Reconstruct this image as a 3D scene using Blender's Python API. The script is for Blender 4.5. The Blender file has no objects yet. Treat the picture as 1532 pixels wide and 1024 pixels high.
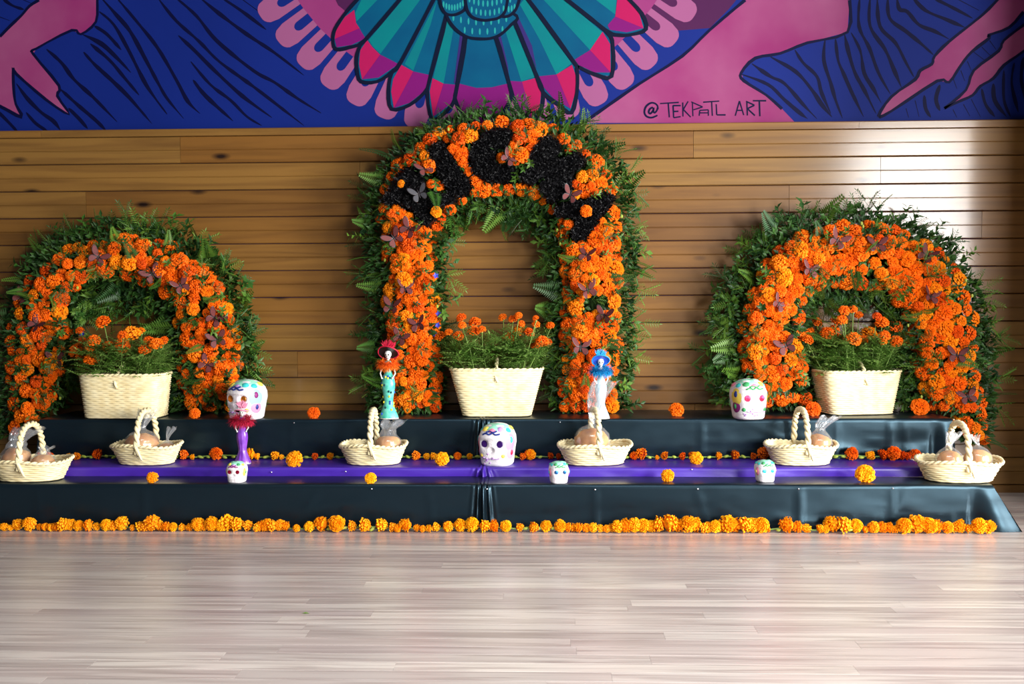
import bpy, bmesh, math, random
from mathutils import Vector, Matrix, noise
from math import sin, cos, pi, radians, sqrt, atan2

# ------------------------------------------------------------------ camera, world, lights, exposure
scene = bpy.context.scene
COL = scene.collection
FPX = 1489.0
CAM = Vector((0.15, -3.97, 0.92))
CR = (Matrix.Rotation(radians(2.0), 3, 'Z') @ Matrix.Rotation(radians(90 - 2.386), 3, 'X')
      @ Matrix.Rotation(radians(-0.30), 3, 'Z'))
cd = bpy.data.cameras.new('camera'); cam = bpy.data.objects.new('camera', cd); COL.objects.link(cam)
cd.sensor_width = 36.0; cd.lens = 36.0 * FPX / 1532.0; cd.clip_end = 60
cam.matrix_world = Matrix.Translation(CAM) @ CR.to_4x4()
scene.camera = cam

w = bpy.data.worlds.new('world'); scene.world = w; w.use_nodes = True
bg = w.node_tree.nodes['Background']; bg.inputs[0].default_value = (0.80, 0.88, 1.0, 1); bg.inputs[1].default_value = 0.07

def area(name, loc, target, sx, sy, power, color, spread=180):
    l = bpy.data.lights.new(name, 'AREA'); l.shape = 'RECTANGLE'; l.size = sx; l.size_y = sy
    l.energy = power; l.color = color; l.spread = radians(spread)
    o = bpy.data.objects.new(name, l); COL.objects.link(o); o.location = loc
    o.rotation_euler = (Vector(target) - Vector(loc)).to_track_quat('-Z', 'Y').to_euler()
    return o
area('window_daylight', (4.15, -5.6, 1.75), (0.6, 0.5, 0.7), 1.2, 2.1, 400, (1.0, 0.98, 0.95))
area('door_daylight', (6.6, -3.4, 1.35), (0.6, 0.5, 0.7), 1.8, 2.2, 900, (1.0, 0.98, 0.95))
area('overhead_fill', (0.6, -3.4, 3.4), (0.9, -2.7, 0.0), 3.2, 1.6, 66, (0.93, 0.96, 1.0), 105)  # overhead fill lamp, added to brighten the floor before the altar

vs = scene.view_settings
vs.view_transform = 'Standard'; vs.look = 'None'; vs.gamma = 1.0; vs.use_curve_mapping = False
vs.exposure = 0.3

random.seed(7)
RND = random.random
def U(a, b): return a + (b - a) * RND()

# ------------------------------------------------------------------ pixel measurements -> points in the room
def ray(px, py): return CR @ Vector(((px - 766) / FPX, -(py - 512) / FPX, -1.0))
def P(px, py, y):
    d = ray(px, py); return CAM + d * ((y - CAM.y) / d.y)
def PZ(px, py, z):
    d = ray(px, py); return CAM + d * ((z - CAM.z) / d.z)
def SC(y): return (y - CAM.y) / FPX

# ------------------------------------------------------------------ materials
def srgb(r, g, b):
    def f(c):
        c /= 255.0
        return c / 12.92 if c <= 0.04045 else ((c + 0.055) / 1.055) ** 2.4
    return (f(r), f(g), f(b), 1)
MATS = {}
def dk(r, g, b, f=.42):
    c = srgb(r, g, b); return (c[0] * f, c[1] * f, c[2] * f, 1)
def mat(name, col, rough=0.6, spec=0.5, col2=None, nscale=8.0, sheen=0.0, metallic=0.0, rnd=None, bump=0.0, coat=0.0, stretch=None, trans=0.0):
    if name in MATS: return MATS[name]
    m = bpy.data.materials.new(name); m.use_nodes = True; nt = m.node_tree; N = nt.nodes; L = nt.links
    p = N['Principled BSDF']
    p.inputs['Base Color'].default_value = col; p.inputs['Roughness'].default_value = rough
    p.inputs['Specular IOR Level'].default_value = spec; p.inputs['Metallic'].default_value = metallic
    p.inputs['Sheen Weight'].default_value = sheen; p.inputs['Coat Weight'].default_value = coat
    last = None
    tc = N.new('ShaderNodeTexCoord')
    if col2 is not None:
        nz = N.new('ShaderNodeTexNoise'); nz.inputs['Scale'].default_value = nscale; nz.inputs['Detail'].default_value = 4
        if stretch:
            mp = N.new('ShaderNodeMapping'); mp.inputs['Scale'].default_value = stretch
            L.new(tc.outputs['Object'], mp.inputs[0]); L.new(mp.outputs[0], nz.inputs['Vector'])
        else: L.new(tc.outputs['Object'], nz.inputs['Vector'])
        cr = N.new('ShaderNodeValToRGB'); cr.color_ramp.elements[0].position = 0.35; cr.color_ramp.elements[1].position = 0.68
        cr.color_ramp.elements[0].color = col; cr.color_ramp.elements[1].color = col2
        L.new(nz.outputs['Fac'], cr.inputs[0]); last = cr.outputs[0]
    if rnd is not None:
        oi = N.new('ShaderNodeObjectInfo'); cr2 = N.new('ShaderNodeValToRGB')
        cr2.color_ramp.elements[0].color = rnd[0]; cr2.color_ramp.elements[1].color = rnd[-1]
        for i in range(1, len(rnd) - 1):
            e = cr2.color_ramp.elements.new(i / (len(rnd) - 1)); e.color = rnd[i]
        L.new(oi.outputs['Random'], cr2.inputs[0]); last = cr2.outputs[0]
    if last is not None: L.new(last, p.inputs['Base Color'])
    if bump:
        nb = N.new('ShaderNodeTexNoise'); nb.inputs['Scale'].default_value = nscale * 4
        L.new(tc.outputs['Object'], nb.inputs['Vector'])
        b = N.new('ShaderNodeBump'); b.inputs['Strength'].default_value = bump; b.inputs['Distance'].default_value = 0.004
        L.new(nb.outputs['Fac'], b.inputs['Height']); L.new(b.outputs[0], p.inputs['Normal'])
    if trans:
        tr = N.new('ShaderNodeBsdfTranslucent'); mx = N.new('ShaderNodeMixShader'); mx.inputs[0].default_value = trans
        if last is not None: L.new(last, tr.inputs[0])
        else: tr.inputs[0].default_value = col
        out = N['Material Output']
        L.new(p.outputs[0], mx.inputs[1]); L.new(tr.outputs[0], mx.inputs[2]); L.new(mx.outputs[0], out.inputs[0])
    MATS[name] = m; return m

def plank_mat(name, tints, dark, knot, rough, sx, sy, coat=0.0, grain=0.5, knots=True, spec=0.5):
    """board material: tint by board, long grain streaks, knots; object space, x along the board"""
    m = bpy.data.materials.new(name); m.use_nodes = True; nt = m.node_tree; N = nt.nodes; L = nt.links
    p = N['Principled BSDF']; p.inputs['Roughness'].default_value = rough; p.inputs['Coat Weight'].default_value = coat
    p.inputs['Coat Roughness'].default_value = 0.15; p.inputs['Specular IOR Level'].default_value = spec
    tc = N.new('ShaderNodeTexCoord'); oi = N.new('ShaderNodeObjectInfo')
    mul = N.new('ShaderNodeMath'); mul.operation = 'MULTIPLY'; mul.inputs[1].default_value = 57.0
    L.new(oi.outputs['Random'], mul.inputs[0])
    add = N.new('ShaderNodeVectorMath'); add.operation = 'ADD'
    L.new(tc.outputs['Object'], add.inputs[0]); L.new(mul.outputs[0], add.inputs[1])
    mp = N.new('ShaderNodeMapping'); mp.inputs['Scale'].default_value = (sx, sy, sy); L.new(add.outputs[0], mp.inputs[0])
    nz = N.new('ShaderNodeTexNoise'); nz.inputs['Scale'].default_value = 1.0; nz.inputs['Detail'].default_value = 5; nz.inputs['Distortion'].default_value = 0.6
    L.new(mp.outputs[0], nz.inputs['Vector'])
    rp = N.new('ShaderNodeValToRGB'); rp.color_ramp.elements[0].color = tints[0]; rp.color_ramp.elements[1].color = tints[-1]
    for i in range(1, len(tints) - 1):
        e = rp.color_ramp.elements.new(i / (len(tints) - 1)); e.color = tints[i]
    L.new(oi.outputs['Random'], rp.inputs[0])
    gr = N.new('ShaderNodeValToRGB'); gr.color_ramp.elements[0].position = 0.42; gr.color_ramp.elements[1].position = 0.72
    gr.color_ramp.elements[0].color = (0, 0, 0, 1); gr.color_ramp.elements[1].color = (grain, grain, grain, 1)
    L.new(nz.outputs['Fac'], gr.inputs[0])
    mx = N.new('ShaderNodeMixRGB'); L.new(gr.outputs[0], mx.inputs[0]); L.new(rp.outputs[0], mx.inputs[1]); mx.inputs[2].default_value = dark
    last = mx.outputs[0]
    if knots:
        mp2 = N.new('ShaderNodeMapping'); mp2.inputs['Scale'].default_value = (2.6, 7.0, 7.0); L.new(add.outputs[0], mp2.inputs[0])
        vo = N.new('ShaderNodeTexVoronoi'); vo.inputs['Scale'].default_value = 1.0; vo.inputs['Randomness'].default_value = 1.0
        L.new(mp2.outputs[0], vo.inputs['Vector'])
        kr = N.new('ShaderNodeValToRGB'); kr.color_ramp.elements[0].position = 0.045; kr.color_ramp.elements[1].position = 0.14
        kr.color_ramp.elements[0].color = (1, 1, 1, 1); kr.color_ramp.elements[1].color = (0, 0, 0, 1)
        L.new(vo.outputs['Distance'], kr.inputs[0])
        mx2 = N.new('ShaderNodeMixRGB'); L.new(kr.outputs[0], mx2.inputs[0]); L.new(last, mx2.inputs[1]); mx2.inputs[2].default_value = knot
        last = mx2.outputs[0]
    L.new(last, p.inputs['Base Color'])
    bp = N.new('ShaderNodeBump'); bp.inputs['Strength'].default_value = 0.12; bp.inputs['Distance'].default_value = 0.002
    L.new(nz.outputs['Fac'], bp.inputs['Height']); L.new(bp.outputs[0], p.inputs['Normal'])
    MATS[name] = m; return m

def plastic_mat():
    m = bpy.data.materials.new('clear_plastic'); m.use_nodes = True; nt = m.node_tree; N = nt.nodes; L = nt.links
    N.remove(N['Principled BSDF'])
    t = N.new('ShaderNodeBsdfTransparent'); t.inputs[0].default_value = (0.93, 0.95, 0.97, 1)
    g = N.new('ShaderNodeBsdfGlossy'); g.inputs['Roughness'].default_value = 0.18
    d = N.new('ShaderNodeBsdfDiffuse'); d.inputs[0].default_value = (0.85, 0.88, 0.92, 1)
    m1 = N.new('ShaderNodeMixShader'); m1.inputs[0].default_value = 0.45
    L.new(g.outputs[0], m1.inputs[1]); L.new(d.outputs[0], m1.inputs[2])
    m2 = N.new('ShaderNodeMixShader'); m2.inputs[0].default_value = 0.22
    L.new(t.outputs[0], m2.inputs[1]); L.new(m1.outputs[0], m2.inputs[2]); L.new(m2.outputs[0], N['Material Output'].inputs[0])
    MATS['plastic'] = m
plastic_mat()

O1, O2, O3 = srgb(232, 84, 6), srgb(255, 118, 8), srgb(255, 152, 14)
mat('marigold', O2, 0.65, 0.2, rnd=[O1, O2, srgb(250, 106, 6), O3], trans=0.25)
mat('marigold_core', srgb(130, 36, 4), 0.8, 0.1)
mat('marigold_gold', O3, 0.65, 0.2, rnd=[srgb(255, 156, 6), srgb(255, 170, 8), srgb(255, 184, 14)], trans=0.25)
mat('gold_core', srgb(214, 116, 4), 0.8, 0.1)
mat('leaf', srgb(52, 88, 30), 0.45, 0.35, rnd=[srgb(28, 62, 26), srgb(52, 94, 30), srgb(92, 128, 44), srgb(40, 78, 42)], trans=0.25)
mat('leaf_mass', srgb(20, 50, 20), 0.5, 0.3, col2=srgb(58, 98, 36), nscale=14, trans=0.2)
mat('leaf_bright', srgb(98, 144, 54), 0.5, 0.3, col2=srgb(158, 192, 104), nscale=20, trans=0.35)
mat('stem', srgb(110, 140, 60), 0.55)
mat('bud', srgb(150, 165, 60), 0.55)
mat('moss', srgb(22, 38, 16), 0.95, 0.1, col2=srgb(34, 54, 22), nscale=30)
mat('black_petal', (0.003, 0.003, 0.004, 1), 0.45, 0.15)
mat('wicker', srgb(226, 208, 160), 0.55, 0.35, col2=srgb(240, 228, 188), nscale=28)
mat('wicker_dark', srgb(196, 172, 118), 0.7, 0.2)
mat('bread', srgb(188, 112, 34), 0.7, 0.15, col2=srgb(236, 176, 92), nscale=12, bump=0.3)
mat('sugar', srgb(236, 232, 232), 0.6, 0.4, col2=srgb(226, 218, 226), nscale=60, bump=0.5)
mat('black_satin', (0.004, 0.008, 0.012, 1), 0.33, 0.5)
MATS['black_satin'].node_tree.nodes['Principled BSDF'].inputs['Specular Tint'].default_value = (0.45, 0.78, 1.0, 1)
mat('purple_satin', srgb(62, 30, 150), 0.42, 0.6)
mat('pin', srgb(210, 210, 215), 0.3, metallic=1.0)
mat('wing', srgb(124, 62, 58), 0.6, 0.2, col2=srgb(78, 44, 50), nscale=60, trans=0.15)
mat('wing_gray', srgb(84, 84, 90), 0.6, 0.2, col2=srgb(62, 62, 68), nscale=60, trans=0.15)
mat('wing_edge', srgb(28, 20, 26), 0.5)
mat('blue_petal', srgb(60, 70, 190), 0.6)
mat('soil', srgb(40, 28, 20), 0.9)
plank_mat('cedar', [dk(156, 106, 46), dk(184, 132, 62), dk(170, 116, 50), dk(196, 148, 74), dk(150, 100, 44)], dk(104, 62, 26), dk(46, 24, 12), 0.5, 1.3, 26, coat=0.5, spec=0.25)
plank_mat('laminate', [srgb(172, 160, 154), srgb(196, 186, 178), srgb(182, 168, 162), srgb(208, 198, 188), srgb(176, 162, 158)], srgb(132, 116, 112), srgb(96, 76, 74), 0.30, 2.2, 46, grain=0.75, knots=False, spec=0.5)

# ------------------------------------------------------------------ mesh helpers
def mesh(name, verts, faces, mats, mi=None, smooth=False):
    me = bpy.data.meshes.new(name); me.from_pydata([tuple(v) for v in verts], [], faces)
    for m in (mats if isinstance(mats, (list, tuple)) else [mats]):
        me.materials.append(MATS[m] if isinstance(m, str) else m)
    if mi: me.polygons.foreach_set('material_index', mi)
    if smooth: me.polygons.foreach_set('use_smooth', [True] * len(faces))
    me.update(); return me
def link(name, me, parent=None, loc=None, rot=None, scale=None, mw=None):
    o = bpy.data.objects.new(name, me); COL.objects.link(o)
    if mw is not None: o.matrix_basis = mw
    if loc is not None: o.location = loc
    if rot is not None: o.rotation_euler = rot
    if scale is not None: o.scale = scale if hasattr(scale, '__len__') else (scale,) * 3
    if parent is not None: o.parent = parent
    return o
def tag(o, label=None, cat=None, group=None, kind=None):
    if label: o['label'] = label
    if cat: o['category'] = cat
    if group: o['group'] = group
    if kind: o['kind'] = kind
    return o
def thing(name, label, cat, loc=(0, 0, 0), rotz=0.0, group=None):
    o = bpy.data.objects.new(name, None); COL.objects.link(o); o.empty_display_size = 0.05
    o.location = loc; o.rotation_euler = (0, 0, rotz); return tag(o, label, cat, group)
class MB:
    def __init__(s): s.v = []; s.f = []; s.m = []
    def add(s, vs_, fs, mi=0):
        b = len(s.v); s.v += [Vector(v) for v in vs_]
        s.f += [tuple(i + b for i in f) for f in fs]; s.m += [mi] * len(fs)
    def box(s, a, b, mi=0):
        x0, y0, z0 = a; x1, y1, z1 = b
        s.add([(x0, y0, z0), (x1, y0, z0), (x1, y1, z0), (x0, y1, z0), (x0, y0, z1), (x1, y0, z1), (x1, y1, z1), (x0, y1, z1)],
              [(0, 3, 2, 1), (4, 5, 6, 7), (0, 1, 5, 4), (1, 2, 6, 5), (2, 3, 7, 6), (3, 0, 4, 7)], mi)
    def tube(s, pts, rad, n=6, mi=0, caps=True):
        pts = [Vector(p) for p in pts]; k = len(pts); rings = []
        for i, p in enumerate(pts):
            t = (pts[min(i + 1, k - 1)] - pts[max(i - 1, 0)]).normalized()
            a = t.cross(Vector((0, 0, 1)))
            if a.length < 0.05: a = t.cross(Vector((1, 0, 0)))
            a.normalize(); b = t.cross(a); r = rad[i] if hasattr(rad, '__len__') else rad
            rings.append([p + a * (r * cos(2 * pi * j / n)) + b * (r * sin(2 * pi * j / n)) for j in range(n)])
        vs_ = [v for r in rings for v in r]; fs = []
        for i in range(k - 1):
            for j in range(n):
                j2 = (j + 1) % n; fs.append((i * n + j, i * n + j2, (i + 1) * n + j2, (i + 1) * n + j))
        if caps: fs.append(tuple(range(n - 1, -1, -1))); fs.append(tuple(range((k - 1) * n, k * n)))
        s.add(vs_, fs, mi)
    def lathe(s, prof, n=20, mi=0, sy=1.0, fn=None):
        vs_ = []; fs = []
        for i, (r, z) in enumerate(prof):
            for j in range(n):
                a = 2 * pi * j / n; rr = r * (fn(a, i / (len(prof) - 1)) if fn else 1.0)
                vs_.append((rr * cos(a), rr * sin(a) * sy, z))
        for i in range(len(prof) - 1):
            for j in range(n):
                j2 = (j + 1) % n; fs.append((i * n + j, i * n + j2, (i + 1) * n + j2, (i + 1) * n + j))
        fs.append(tuple(range(n - 1, -1, -1))); fs.append(tuple(range((len(prof) - 1) * n, len(prof) * n)))
        s.add(vs_, fs, mi)
    def ball(s, c, r, n=8, m=5, mi=0):
        c = Vector(c); r = Vector(r) if hasattr(r, '__len__') else Vector((r, r, r)); vs_ = [c + Vector((0, 0, -r.z))]; fs = []
        for i in range(1, m):
            ph = -pi / 2 + pi * i / m
            for j in range(n):
                a = 2 * pi * j / n; vs_.append(c + Vector((r.x * cos(ph) * cos(a), r.y * cos(ph) * sin(a), r.z * sin(ph))))
        vs_.append(c + Vector((0, 0, r.z))); top = len(vs_) - 1
        for j in range(n):
            j2 = (j + 1) % n; fs.append((0, 1 + j2, 1 + j)); fs.append((top, 1 + (m - 2) * n + j, 1 + (m - 2) * n + j2))
            for i in range(m - 2):
                a0 = 1 + i * n; fs.append((a0 + j, a0 + j2, a0 + n + j2, a0 + n + j))
        s.add(vs_, fs, mi)
    def me(s, name, mats, smooth=False): return mesh(name, s.v, s.f, mats, s.m, smooth)
    def build(s, name, mats, parent=None, smooth=False, **k): return link(name, s.me(name, mats, smooth), parent, **k)

def inpoly(x, y, poly):
    c = False; n = len(poly); j = n - 1
    for i in range(n):
        xi, yi = poly[i]; xj, yj = poly[j]
        if (yi > y) != (yj > y) and x < (xj - xi) * (y - yi) / (yj - yi) + xi: c = not c
        j = i
    return c
def near(x, y, poly, closed=True):
    best = (1e9, 0, 0); n = len(poly)
    for i in range(n if closed else n - 1):
        ax, ay = poly[i]; bx, by = poly[(i + 1) % n]; dx, dy = bx - ax, by - ay; L2 = dx * dx + dy * dy or 1e-9
        t = max(0, min(1, ((x - ax) * dx + (y - ay) * dy) / L2)); qx, qy = ax + t * dx, ay + t * dy
        d = sqrt((x - qx) ** 2 + (y - qy) ** 2)
        if d < best[0]: best = (d, qx, qy)
    return best
def smoothline(pts, k=5):
    if len(pts) < 3: return [tuple(p) for p in pts]
    out = []
    for i in range(len(pts) - 1):
        p0 = pts[max(i - 1, 0)]; p1 = pts[i]; p2 = pts[i + 1]; p3 = pts[min(i + 2, len(pts) - 1)]
        for j in range(k):
            t = j / k
            out.append(tuple(0.5 * (2 * b + (c - a) * t + (2 * a - 5 * b + 4 * c - d) * t * t + (3 * b - a - 3 * c + d) * t ** 3)
                             for a, b, c, d in zip(p0, p1, p2, p3)))
    out.append(tuple(pts[-1])); return out

# ------------------------------------------------------------------ the setting: wall, mural, boards, floor
WY = 0.800           # mural face
H1, H2, H3 = 0.181, 0.218, 0.395   # heights of the three steps
CAPZ = P(766, 187, 0.755).z
m = MB(); m.box((-3.6, WY, 0.0), (2.80, WY + 0.15, 3.1))
mat('plaster', dk(26, 54, 162), 0.6, 0.1, col2=dk(22, 48, 148), nscale=1.2)
wall = m.build('wall_back', 'plaster'); tag(wall, 'wall with a painted mural above cedar boards', None, kind='structure')
m = MB(); m.box((2.52, -0.20, 0.0), (2.80, WY + 0.15, 3.1))  # unseen side wall, added to cast shadow on the end of the boards
mat('dim_plaster', srgb(150, 140, 128), 0.8)
tag(m.build('shadow_wall_right', 'dim_plaster'), kind='structure')
m = MB(); m.box((-5.0, -9.0, -0.06), (5.0, WY, -0.012))
mat('subfloor', srgb(176, 160, 150), 0.35, col2=srgb(150, 132, 126), nscale=2.0, stretch=(1, 16, 1))
floor = m.build('floor', 'subfloor'); tag(floor, kind='structure')
m = MB(); m.box((-5.0, -9.0, -0.012), (5.0, -1.961, 0.0)); m.build('floor_covering', 'subfloor', floor)
rows = 46; rw = 0.06
for r in range(rows):
    y0 = -1.96 + r * rw; x = -3.0 + U(-0.5, 0.3); 
    while x < 3.0:
        L_ = U(0.75, 1.35); h = L_ / 2; w2 = rw / 2 - 0.0001
        m = MB(); e = 0.0004
        m.add([(-h, -w2, -0.012), (h, -w2, -0.012), (h, w2, -0.012), (-h, w2, -0.012), (-h + 0.0001, -w2, -e), (h - 0.0001, -w2, -e), (h - 0.0001, w2, -e), (-h + 0.0001, w2, -e),
               (-h + e, -w2 + e, 0), (h - e, -w2 + e, 0), (h - e, w2 - e, 0), (-h + e, w2 - e, 0)],
              [(0, 1, 5, 4), (1, 2, 6, 5), (2, 3, 7, 6), (3, 0, 4, 7), (4, 5, 9, 8), (5, 6, 10, 9), (6, 7, 11, 10), (7, 4, 8, 11), (8, 9, 10, 11)])
        m.build('floor_plank', 'laminate', floor, loc=(x + h, y0 + rw / 2, 0)); x += L_
# boards: each one has two faces with a groove between
BH = 0.129; PF = 0.775
def board(x0, x1, ztop, parent):
    h = (x1 - x0) / 2 - 0.0008; t = WY - PF
    prof = [(0, t), (0, 0.004), (-0.003, 0.0), (-BH / 2 + 0.003, 0.0), (-BH / 2 + 0.0005, 0.0035), (-BH / 2 - 0.0005, 0.0035), (-BH / 2 - 0.003, 0.0), (-BH + 0.006, 0.0), (-BH + 0.0028, 0.005), (-BH + 0.0022, t)]
    n = len(prof); v = [(-h, d, z) for z, d in prof] + [(h, d, z) for z, d in prof]
    f = [(i, i + 1, n + i + 1, n + i) for i in range(n - 1)] + [tuple(range(n - 1, -1, -1)), tuple(range(n, 2 * n))]
    link('board', mesh('board', v, f, 'cedar'), parent, loc=((x0 + x1) / 2, PF, ztop))
CAPH = 0.034
jx = {0: [273, 1037], 1: [540, 1316], 2: [131, 1180], 3: [760, 1468], 4: [39, 900], 5: [610], 6: [330, 1240], 7: [880], 8: [443, 1330], 9: [700], 10: [210, 1040]}
zt = CAPZ - CAPH; r = 0
while zt > 0.03:
    js = [-3.4] + [P(q, 400, PF).x for q in jx.get(r, [500 + 170 * (r % 4)])] + [2.515]
    for a, b in zip(js[:-1], js[1:]): board(a, b, zt, wall)
    zt -= BH; r += 1
m = MB()
for a, b in ((-3.4, P(61, 200, .755).x), (P(61, 200, .755).x + .001, P(537, 190, .755).x), (P(537, 190, .755).x + .001, P(1285, 180, .755).x), (P(1285, 180, .755).x + .001, 2.515)):
    m = MB(); h = (b - a) / 2
    m.add([(-h, 0, 0), (h, 0, 0), (h, .045, 0), (-h, .045, 0), (-h, 0, CAPH - .004), (h, 0, CAPH - .004), (-h, .004, CAPH), (h, .004, CAPH), (h, .045, CAPH), (-h, .045, CAPH)],
          [(0, 3, 2, 1), (0, 1, 5, 4), (4, 5, 7, 6), (6, 7, 8, 9), (1, 2, 8, 7, 5), (3, 0, 4, 6, 9), (2, 3, 9, 8)])
    m.build('cap_board', 'cedar', wall, loc=((a + b) / 2, 0.755, CAPZ - CAPH))

# ---- the mural: flat paint on the wall, thin layers of paint one over the other
mat('p_navy', dk(10, 16, 70), 0.6, 0.1)
mat('p_ink', dk(14, 26, 60), 0.6, 0.1)
mat('p_pink', dk(184, 62, 138), 0.6, 0.1, col2=dk(206, 112, 166), nscale=2.2)
mat('p_ring', dk(176, 62, 140), 0.6, 0.1, col2=dk(188, 76, 150), nscale=2)
mat('p_pad', dk(200, 114, 172), 0.6, 0.1)
mat('p_blue', dk(24, 51, 155), 0.6, 0.1)
mat('p_violet', dk(70, 54, 140), 0.6, 0.1)
mat('p_plum', dk(98, 40, 98), 0.6, 0.1)
mat('p_teal', dk(0, 100, 150), 0.6, 0.1, col2=dk(0, 112, 158), nscale=6)
mat('p_aqua', dk(0, 158, 164), 0.6, 0.1, col2=dk(10, 146, 160), nscale=6)
mat('p_mint', dk(50, 196, 196), 0.6, 0.1)
mat('p_hot', dk(222, 32, 112), 0.6, 0.1)
mat('p_purple', dk(156, 28, 142), 0.6, 0.1)
PL = 0.0003
def flat(poly, layer):
    return [P(x, y, WY - PL * layer) for x, y in poly]
def paint(name, polys, parent, mats):
    """polys: list of (points px, material index, layer)"""
    mb = MB()
    for pts, mi, ly in polys: mb.add(flat(pts, ly), [tuple(range(len(pts) - 1, -1, -1))], mi)
    o = mb.build(name, mats, parent); return o
def stroke(mb, pts, width, layer, taper=(0.35, 0.25), mi=0, rough=0.25, k=5):
    q = smoothline(pts, k); n = len(q); Lp = []; Rp = []
    for i, (x, y) in enumerate(q):
        a = q[max(i - 1, 0)]; b = q[min(i + 1, n - 1)]; dx, dy = b[0] - a[0], b[1] - a[1]; l = sqrt(dx * dx + dy * dy) or 1
        t = i / (n - 1); ww = width * (1 + rough * noise.noise(Vector((x * .05, y * .05, width))) * 2)
        ww *= min(1, taper[0] + t * 5) * min(1, taper[1] + (1 - t) * 4)
        Lp.append((x - dy / l * ww / 2, y + dx / l * ww / 2)); Rp.append((x + dy / l * ww / 2, y - dx / l * ww / 2))
    vs_ = flat(Lp, layer) + flat(Rp, layer)
    mb.add(vs_, [(i, i + 1, n + i + 1, n + i) for i in range(n - 1)], mi)
def Z(pts, s, ox, oy=0): return [(ox + x / s, oy + y / s) for x, y in pts]
def z1(*p): return Z(p, 4.377, 370)
def z2(*p): return Z(p, 4.377, 700)
def z3(*p): return Z(p, 4.877, 0)
def r1(*p): return Z(p, 2.925, 0)
def r3(*p): return Z(p, 2.88, 1000)
def z5(*p): return Z(p, 5.12, 1250)
def z4(*p): return Z(p, 5.892, 940, 60)
# violet haze of paint in the blue, the ring and the plum corners
CX, CY = 714, -179
def arc(R, a0, a1, n=40): return [(CX + R * sin(radians(a0 + (a1 - a0) * i / n)), CY + R * cos(radians(a0 + (a1 - a0) * i / n))) for i in range(n + 1)]
paint('mural_ring', [(arc(323, -80, 80, 60), 0, 2), ([(500, -4), (506, 8), (517, 17), (530, 8), (545, -4)], 1, 3), ([(962, 20), (975, -20), (1118, -20), (1090, 14), (1062, 42), (1025, 45), (990, 48)], 1, 1)], wall, ['p_ring', 'p_plum'])
for k in range(-9, 10):
    a = k * 7.25; wd = 2.95
    pts = []
    for t in range(0, 13):                       # rounded outer end
        u = -1 + t / 6.0; rr = 383 - 14 * abs(u) ** 3.2
        pts.append((a + wd * u * (0.93 if abs(u) == 1 else 1), rr))
    poly = [(a - wd, 323)] + [(a - wd, 362)] + pts[1:-1] + [(a + wd, 362), (a + wd, 323)]
    pol = [(CX + R * sin(radians(t)), CY + R * cos(radians(t))) for t, R in poly]
    nt = [(a - 1.15, 322.5)] + [(a - 1.15, 343)] + [(a + 1.15 * sin(radians(q)), 343 + 9 * cos(radians(q))) for q in range(-75, 76, 25)] + [(a + 1.15, 343), (a + 1.15, 322.5)]
    nol = [(CX + R * sin(radians(t)), CY + R * cos(radians(t))) for t, R in nt]
    paint('mural_pad', [(pol, 0, 3), (nol, 1, 4)], wall, ['p_pad', 'p_plum' if k > 6 else 'p_blue'])
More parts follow.
